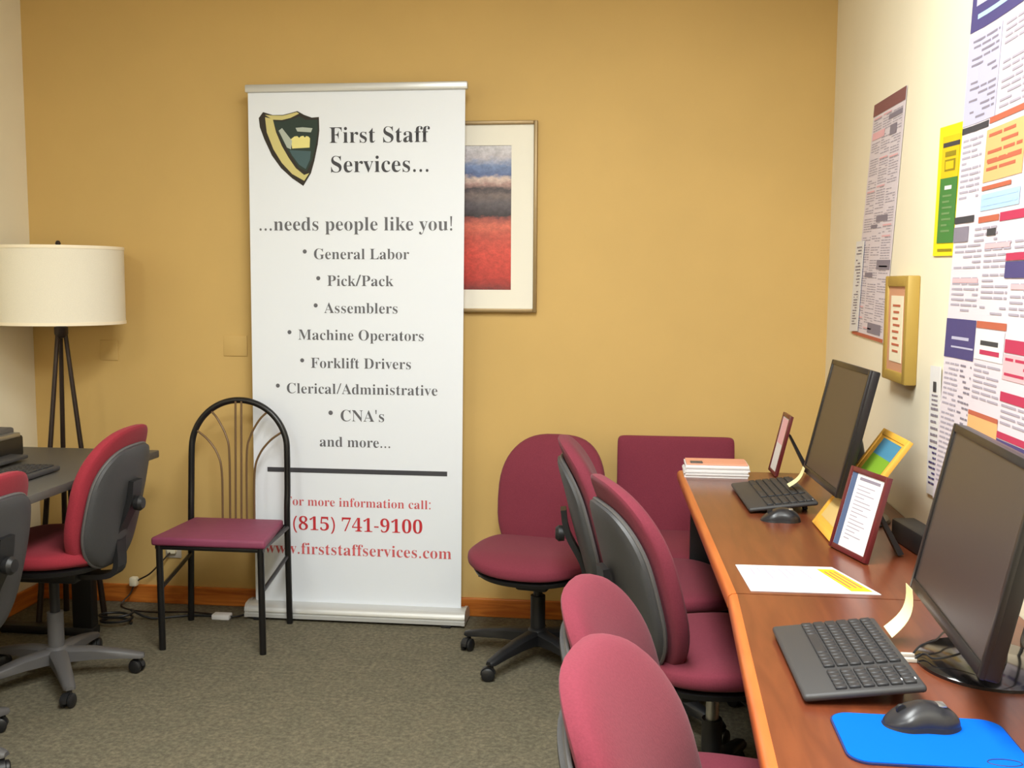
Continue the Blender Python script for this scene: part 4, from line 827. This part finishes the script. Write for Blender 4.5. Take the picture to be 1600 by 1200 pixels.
# ---------------------------------------------------------------- standing frames on the desk
def lean_frame(parent, base_far, base_near, top_dx, h, bw_, d=.012):
    """matrix for a board whose bottom edge runs base_far->base_near on the desk, leaning to +x by top_dx over height h"""
    a = Vector((base_far[0], base_far[1], DZ + .003)); b = Vector((base_near[0], base_near[1], DZ + .003))
    ex = (b - a); w = ex.length; ex.normalize(); nb = Vector((0, 0, 1)).cross(ex)
    if nb.x < 0: nb = -nb
    up = Vector((0, 0, h)) + nb * top_dx; L = up.length; up.normalize(); bk = ex.cross(up)
    if bk.x < 0: bk = -bk
    return Matrix(((ex.x, bk.x, up.x, a.x), (ex.y, bk.y, up.y, a.y), (ex.z, bk.z, up.z, a.z), (0, 0, 0, 1))), w, L
def pframe(name, label, cat, base_far, base_near, top_dx, h, fm, border, face, prints, printm, strut=.10, fw=.014):
    t = thing(name, label, cat, (0, 0, 0))
    Mx, w, L = lean_frame(t, base_far, base_near, top_dx, h, fw)
    bm = new_bm()
    for a in ((0, fw, 0, L), (w - fw, w, 0, L), (fw, w - fw, 0, fw), (fw, w - fw, L - fw, L)): add_box(bm, a[0], a[1], -.002, .010, a[2], a[3], .0015, M=Mx)
    obj('frame', bm, fm, t)
    bm = new_bm(); add_box(bm, fw - .002, w - fw + .002, .001, .008, fw - .002, L - fw + .002, M=Mx); obj('insert', bm, face, t, smooth=False)
    bm = new_bm()
    for (s0, s1, t0, t1, mi) in prints:
        add_poly(bm, [Mx @ Vector((w * s0, -.0002 + .0008 - .0003 * mi * .2, L * t0)), Mx @ Vector((w * s1, .0006 - .0003 * mi * .2, L * t0)), Mx @ Vector((w * s1, .0006 - .0003 * mi * .2, L * t1)), Mx @ Vector((w * s0, .0006 - .0003 * mi * .2, L * t1))], mi)
    obj('print', bm, None, t, smooth=False, mats=printm)
    if strut:
        bm = new_bm(); p = Mx @ Vector((w * .5, .012, L * .72)); e = Vector((p.x + strut, p.y, DZ + .004))
        ey = Vector((0, 1, 0)) * .018
        v = [bm.verts.new(x) for x in (p - ey, p + ey, e + ey, e - ey)]; v2 = [bm.verts.new(x.co + Vector((.013, 0, .004 if x.co.z < DZ + .02 else -.010))) for x in v]
        bm.faces.new(v); bm.faces.new(list(reversed(v2)))
        for k in range(4): bm.faces.new((v[k], v[(k + 1) % 4], v2[(k + 1) % 4], v2[k]))
        obj('easel_strut', bm, M_BLACKPL, t, smooth=False)
    return t
pframe('document_frame', 'dark red standing frame with white document on the desk between the monitors', 'document frame', (.486, 2.547), (.536, 2.385), .053, .196, M_REDWOOD, .012, M_PAPER,
       [(.08, .22, .06, .94, 0), (.30, .84, .87, .905, 1)] + [(.30, .30 + .5 * f, .80 - .045 * k, .812 - .045 * k, 2) for k, f in enumerate([.9, .7, .95, .5, .85, .95, .6, .9, .4, .8, .9, .7, .5, .85, .3])],
       [mat('slate_blue_strip', rgb(78, 96, 130), .6), M_FINED, M_FINE], strut=.07, fw=.0125)
pframe('small_frame', 'small dark red standing frame beside the far monitor', 'picture frame', (.474, 3.585), (.479, 3.458), .046, .20, M_REDWOOD, .012, M_PAPER,
       [(.15, .85, .50, .92, 0), (.15, .85, .1, .42, 1)], [M_PINK, M_PAPER], strut=.07, fw=.012)
pframe('sign_frame', 'orange-yellow easel frame with blue and green picture leaning toward the right wall', 'picture frame', (.489, 2.80), (.495, 2.565), .178, .256, M_TANCARD, .02, M_TANCARD,
       [(.10, .92, .10, .46, 2), (.20, .88, .56, .78, 1), (.20, .88, .78, .93, 0)], [M_BLUEPIC, M_GRNPIC, mat('tan_print', rgb(206, 176, 112), .6)], strut=0, fw=.016)
bx = thing('power_strip', 'black power brick strip lying on the desk against the right wall', 'power strip', (.70, 2.52, DZ), math.radians(97))
bm = new_bm(); add_box(bm, -.13, .13, -.03, .03, .001, .055, .006); obj('body', bm, M_BLACKPL, bx)
bm = new_bm()
for k in range(4): add_box(bm, -.10 + k * .055, -.07 + k * .055, -.0315, -.0295, .016, .04, .001)
obj('socket', bm, M_BEZEL, bx)

# ---------------------------------------------------------------- cables by the near monitor
def cable(label, pts, r, m):
    bm = new_bm(); add_tube(bm, smooth_path(pts, 8), r, 8); return tag(obj('cable', bm, m), label, 'cable')
c1 = thing('video_cable', 'black cable looping behind the near monitor', 'cable', (0, 0, 0))
bm = new_bm(); add_tube(bm, smooth_path([(.572, 1.60, .93), (.63, 1.66, .91), (.69, 1.80, .86), (.722, 1.90, .80), (.72, 1.93, .753), (.69, 1.85, .75), (.69, 1.75, .75), (.70, 1.64, .75)], 8), .0035, 8); obj('cord', bm, M_BLACKPL, c1)
c2 = thing('usb_cable', 'thin dark cables with pale plugs lying behind the near keyboard', 'cable', (0, 0, 0))
bm = new_bm(); add_tube(bm, smooth_path([(.487, 1.79, .750), (.502, 1.797, .764), (.535, 1.825, .766), (.575, 1.89, .762), (.64, 1.92, .75), (.70, 1.93, .75)], 8), .0018, 6); obj('cord', bm, M_BLACKPL, c2)
bm = new_bm(); add_tube(bm, smooth_path([(.483, 1.765, .750), (.497, 1.757, .764), (.505, 1.73, .766), (.535, 1.73, .772), (.565, 1.72, .79)], 8), .0018, 6); obj('cord', bm, M_BLACKPL, c2)
bm = new_bm(); add_box(bm, .468, .490, 1.786, 1.794, .7455, .7525, .001); obj('plug', bm, M_STEEL, c2)
bm = new_bm(); add_box(bm, .466, .488, 1.762, 1.77, .7455, .7525, .001); obj('plug', bm, M_STEEL, c2)

# ---------------------------------------------------------------- things pinned to the right wall
def wq(q, s, t, off):
    """q = [(y,z) TL, TR, BR, BL] on the right wall; s along the top from the left, t downwards"""
    (a, b, c, d) = q
    y = (a[0] * (1 - s) + b[0] * s) * (1 - t) + (d[0] * (1 - s) + c[0] * s) * t
    z = (a[1] * (1 - s) + b[1] * s) * (1 - t) + (d[1] * (1 - s) + c[1] * s) * t
    return Vector((XR - off, y, z))
def wall_sheet(name, label, cat, q, blocks, mats_, paper, ns=1, nt_=12, off=.0035, curl=None):
    t = thing(name, label, cat, (0, 0, 0))
    cf_ = curl or (lambda s, tt: 0.0)
    bm = new_bm(); F_ = []; B_ = []
    for j in range(nt_ + 1):
        F_.append([bm.verts.new(wq(q, i / ns, j / nt_, off + cf_(i / ns, j / nt_))) for i in range(ns + 1)])
        B_.append([bm.verts.new(wq(q, i / ns, j / nt_, off - .0012 + cf_(i / ns, j / nt_))) for i in range(ns + 1)])
    for j in range(nt_):
        for i in range(ns):
            bm.faces.new((F_[j][i], F_[j][i + 1], F_[j + 1][i + 1], F_[j + 1][i])); bm.faces.new((B_[j][i], B_[j + 1][i], B_[j + 1][i + 1], B_[j][i + 1]))
    for i in range(ns):
        for j in (0, nt_): bm.faces.new((F_[j][i], F_[j][i + 1], B_[j][i + 1], B_[j][i]))
    for j in range(nt_):
        for i in (0, ns): bm.faces.new((F_[j][i], F_[j + 1][i], B_[j + 1][i], B_[j][i]))
    obj('paper', bm, paper, t, smooth=True)
    bm = new_bm()
    for (s0, s1, t0, t1, mi, lv) in blocks:
        k = max(1, int((t1 - t0) * nt_ * 1.5)) if curl else 1
        ks = max(1, int((s1 - s0) * ns * 1.5)) if curl else 1
        for j in range(k):
            for i in range(ks):
                u0, u1 = s0 + (s1 - s0) * i / ks, s0 + (s1 - s0) * (i + 1) / ks
                w0, w1 = t0 + (t1 - t0) * j / k, t0 + (t1 - t0) * (j + 1) / k
                add_poly(bm, [wq(q, a, b, off + .0006 + .0004 * lv + cf_(a, b)) for a, b in ((u0, w0), (u1, w0), (u1, w1), (u0, w1))], mi)
    obj('print', bm, None, t, smooth=False, mats=mats_)
    return t
def fine_print(s0, s1, t0, t1, dt, mi, rnd, lv=1, fill=.85):
    out = []; t = t0
    while t + dt * .55 < t1:
        s = s0
        while s < s1 - .004:
            wl = rnd.uniform(.2, .5) * (s1 - s0)
            e = min(s + wl, s1)
            if rnd.random() < fill: out.append((s, e, t, t + dt * .38, mi, lv))
            s = e + (s1 - s0) * .05
        t += dt
    return out
PM = [M_MAUVE, M_FINE, M_FINED, M_PINK, M_PURP, M_CRIM, M_ORANGE, M_ORED, M_LBLUE, M_LAV, M_INK, M_PAPER]
rd = random.Random(5)
# tall notice near the back wall
b = [(0.0, 1.0, .0, .05, 0, 1), (.55, .95, .075, .095, 2, 1), (.62, .82, .12, .16, 2, 1), (.05, .45, .12, .15, 3, 1), (.45, .8, .475, .50, 2, 1), (.3, .5, .51, .525, 2, 1), (.6, 1.0, .66, .70, 2, 1), (.25, .5, .715, .735, 2, 1), (.5, .9, .93, .975, 2, 1), (0, 1, .985, 1.0, 7, 1)]
for c in range(3):
    tt = .06
    while tt < .97:
        e = min(tt + rd.uniform(.04, .13), .975)
        b += fine_print(.05 + c * .315, .05 + c * .315 + .27, tt + .008, e - .006, .0105, 1, rd, 0)
        if rd.random() < .35: b.append((.05 + c * .315, .05 + c * .315 + .25, tt, tt + .006, 3, 1))
        tt = e
wall_sheet('wall_notice', 'tall fine-print notice with a brown header band on the right wall, nearest the back corner', 'notice', [(3.461, 1.945), (3.07, 1.935), (3.232, 1.205), (3.672, 1.213)], b, PM, M_PSHEET)
b = fine_print(.2, .8, .06, .5, .035, 2, rd, 1, .7) + fine_print(.25, .75, .55, .95, .03, 2, rd, 1, .8)
wall_sheet('wall_notice', 'narrow white sheet overlapping the lower left of the tall notice', 'notice', [(3.64, 1.524), (3.52, 1.523), (3.575, 1.226), (3.70, 1.22)], b, PM, M_PAPER, off=.0075)
# yellow and green sign
wall_sheet('wall_sign', 'bright yellow card sign with green panel on the right wall', 'sign', [(2.727, 1.768), (2.522, 1.756), (2.548, 1.449), (2.745, 1.453)],
    [(.16, .84, .08, .42, 1, 1), (.20, .84, .13, .165, 3, 2), (.30, .72, .20, .24, 2, 2), (.30, .72, .26, .35, 2, 2), (.34, .66, .275, .335, 1, 3), (.16, .84, .40, .90, 0, 2),
     (.36, .64, .46, .49, 4, 3)] + [(.30, .30 + f * .4, .53 + k * .045, .545 + k * .045, 5, 3) for k, f in enumerate([.9, .7, 1, .8, .95, .6, .9])] + [(.2, .8, .945, .965, 2, 1)],
    [M_GREEN, M_GOLDINK, mat('olive_ink', rgb(150, 132, 20), .6), M_INK, M_PAPER, mat('pale_green_ink', rgb(112, 150, 96), .6)], M_YEL)
# narrow strip notice above the near monitor
b = [(.35, .65, .12, .20, 10, 1)] + fine_print(.25, .8, .22, .31, .035, 2, rd, 1, .9) + fine_print(.2, .85, .32, .62, .05, 2, rd, 1, .8) + fine_print(.15, .85, .62, .96, .04, 4, rd, 1, .9)
wall_sheet('wall_notice', 'narrow white strip notice left of the big poster, above the near monitor', 'notice', [(2.712, 1.178), (2.625, 1.182), (2.60, .86), (2.70, .855)], b, PM, M_PAPER, off=.006)
# big labour poster
Q = [(2.445, 2.12), (1.42, 2.12), (1.52, .86), (2.612, .86)]
T = lambda z: (2.12 - z) / 1.26
S = lambda y, z: ((Q[0][0] * (1 - T(z)) + Q[3][0] * T(z)) - y) / ((Q[0][0] - Q[1][0]) * (1 - T(z)) + (Q[3][0] - Q[2][0]) * T(z))
b = [(0, 1, 0, T(1.935), 4, 1)]
for k in range(7): b.append((.02 + .14 * k, .02 + .14 * k + rd.uniform(.06, .11), .02 + .02 * (k % 3), .035 + .02 * (k % 3) + .012, 9, 2))
b += [(.01, .12, .055, .07, 8, 2), (.15, .33, .04, .06, 9, 2), (.02, .18, .09, .105, 9, 2), (.03, .30, .12, .128, 8, 2)]
b += [(0, .165, T(1.925), T(1.735), 9, 1)] + fine_print(.015, .155, T(1.915), T(1.74), .010, 2, rd, 2, .6)
b += fine_print(.185, .33, T(1.915), T(1.74), .010, 1, rd, 1)
b += [(0, .135, T(1.732), T(1.718), 10, 1), (.14, .36, T(1.735), T(1.722), 7, 1)]
b += [(.13, .34, T(1.71), T(1.60), 6, 1)] + fine_print(.145, .33, T(1.70), T(1.605), .014, 7, rd, 2, .75) + [(.13, .29, T(1.592), T(1.583), 7, 2), (.15, .33, T(1.645), T(1.637), 7, 2)]
b += fine_print(.01, .11, T(1.705), T(1.56), .010, 1, rd, 1)
b += [(.13, .34, T(1.575), T(1.54), 8, 1)] + fine_print(.14, .33, T(1.57), T(1.54), .012, 8, rd, 2)
b += [(.125, .24, T(1.528), T(1.515), 7, 1), (.245, .40, T(1.53), T(1.512), 5, 1)]
b += [(0, .10, T(1.535), T(1.52), 10, 2), (0, .075, T(1.512), T(1.478), 2, 2)]
b += fine_print(.11, .24, T(1.505), T(1.46), .010, 1, rd, 1) + [(.18, .23, T(1.50), T(1.485), 10, 2)]
for c in range(6):
    x0 = .012 + c * .163
    z = 1.47
    while z > 1.32:
        e = max(z - rd.uniform(.05, .1), 1.31)
        b += fine_print(x0, x0 + .145, T(z), T(e), .0095, 1, rd, 1)
        if rd.random() < .3: b.append((x0, x0 + .14, T(z - .002), T(z - .012), 3, 2))
        z = e - .006
b += [(.30, .45, T(1.445), T(1.43), 5, 3), (.30, .45, T(1.428), T(1.395), 4, 3)]
b += [(0, .165, T(1.303), T(1.212), 4, 1), (.03, .13, T(1.262), T(1.255), 9, 2), (.03, .16, T(1.24), T(1.236), 9, 2)]
b += [(.168, .335, T(1.303), T(1.288), 7, 1), (.168, .33, T(1.285), T(1.22), 11, 1), (.2, .30, T(1.262), T(1.252), 10, 2), (.2, .31, T(1.242), T(1.232), 5, 2)]
b += [(.335, .56, T(1.272), T(1.245), 5, 1), (.335, .56, T(1.242), T(1.19), 3, 1), (.335, .56, T(1.165), T(1.145), 5, 1)]
b += fine_print(.345, .55, T(1.235), T(1.195), .012, 5, rd, 2, .6)
b += fine_print(.01, .085, T(1.20), T(.90), .0095, 1, rd, 1) + fine_print(.095, .16, T(1.20), T(.90), .0095, 2, rd, 1, .5)
b += fine_print(.175, .325, T(1.21), T(1.12), .0095, 1, rd, 1)
b += [(.165, .335, T(1.105), T(1.095), 7, 2), (.165, .335, T(1.095), T(1.01), 6, 1), (.165, .335, T(1.058), T(1.048), 7, 2)] + fine_print(.175, .33, T(1.04), T(1.015), .011, 7, rd, 2)
b += [(.335, .56, T(1.082), T(1.068), 5, 1), (.335, .56, T(1.066), T(1.03), 4, 1)] + fine_print(.345, .55, T(1.14), T(1.09), .0095, 1, rd, 1)
for c in range(3):
    x0 = .58 + c * .14
    for (za, zb, mi) in ((1.70, 1.67, 4), (1.45, 1.42, 5), (1.25, 1.2, 7), (1.05, 1.0, 4)): b.append((x0, x0 + .125, T(za - .02 * c), T(zb - .02 * c), mi, 2))
    b += fine_print(x0, x0 + .125, T(1.66), T(1.46), .012, 1, rd, 1) + fine_print(x0, x0 + .125, T(1.19), T(.9), .012, 1, rd, 1)
wall_sheet('wall_poster', 'large multicoloured fine-print labour poster on the right wall, cut by the right edge', 'poster', Q, b, PM, M_PSHEET, ns=16, nt_=20, curl=lambda s, tt: .016 * math.exp(-s * 12) * (1 - .3 * tt))
# small gold frame
t = thing('certificate_frame', 'gold framed certificate hanging on the right wall below the tall notice', 'picture frame', (0, 0, 0))
fy0, fy1, fz0, fz1, fd = 2.856, 3.105, 1.112, 1.405, .033
bm = new_bm()
for a in ((fy0, fy0 + .03, fz0, fz1), (fy1 - .03, fy1, fz0, fz1), (fy0 + .03, fy1 - .03, fz0, fz0 + .03), (fy0 + .03, fy1 - .03, fz1 - .03, fz1)): add_box(bm, XR - fd, XR, a[0], a[1], a[2], a[3], .004)
obj('frame', bm, M_OLIVEGOLD, t)
bm = new_bm(); add_box(bm, XR - fd + .006, XR - .004, fy0 + .028, fy1 - .028, fz0 + .028, fz1 - .028); obj('mat_board', bm, mat('dusty_rose_board', rgb(206, 150, 116), .7), t, smooth=False)
bm = new_bm(); add_box(bm, XR - fd + .0045, XR - fd + .0065, fy0 + .06, fy1 - .06, fz0 + .055, fz1 - .055); obj('certificate', bm, M_CREAMPAPER, t, smooth=False)
bm = new_bm()
for k in range(8): add_box(bm, XR - fd + .0036, XR - fd + .0046, fy0 + .085 + .01 * (k % 3), fy1 - .085 - .008 * (k % 2), fz1 - .085 - k * .018, fz1 - .079 - k * .018)
obj('print', bm, M_ORED, t, smooth=False)
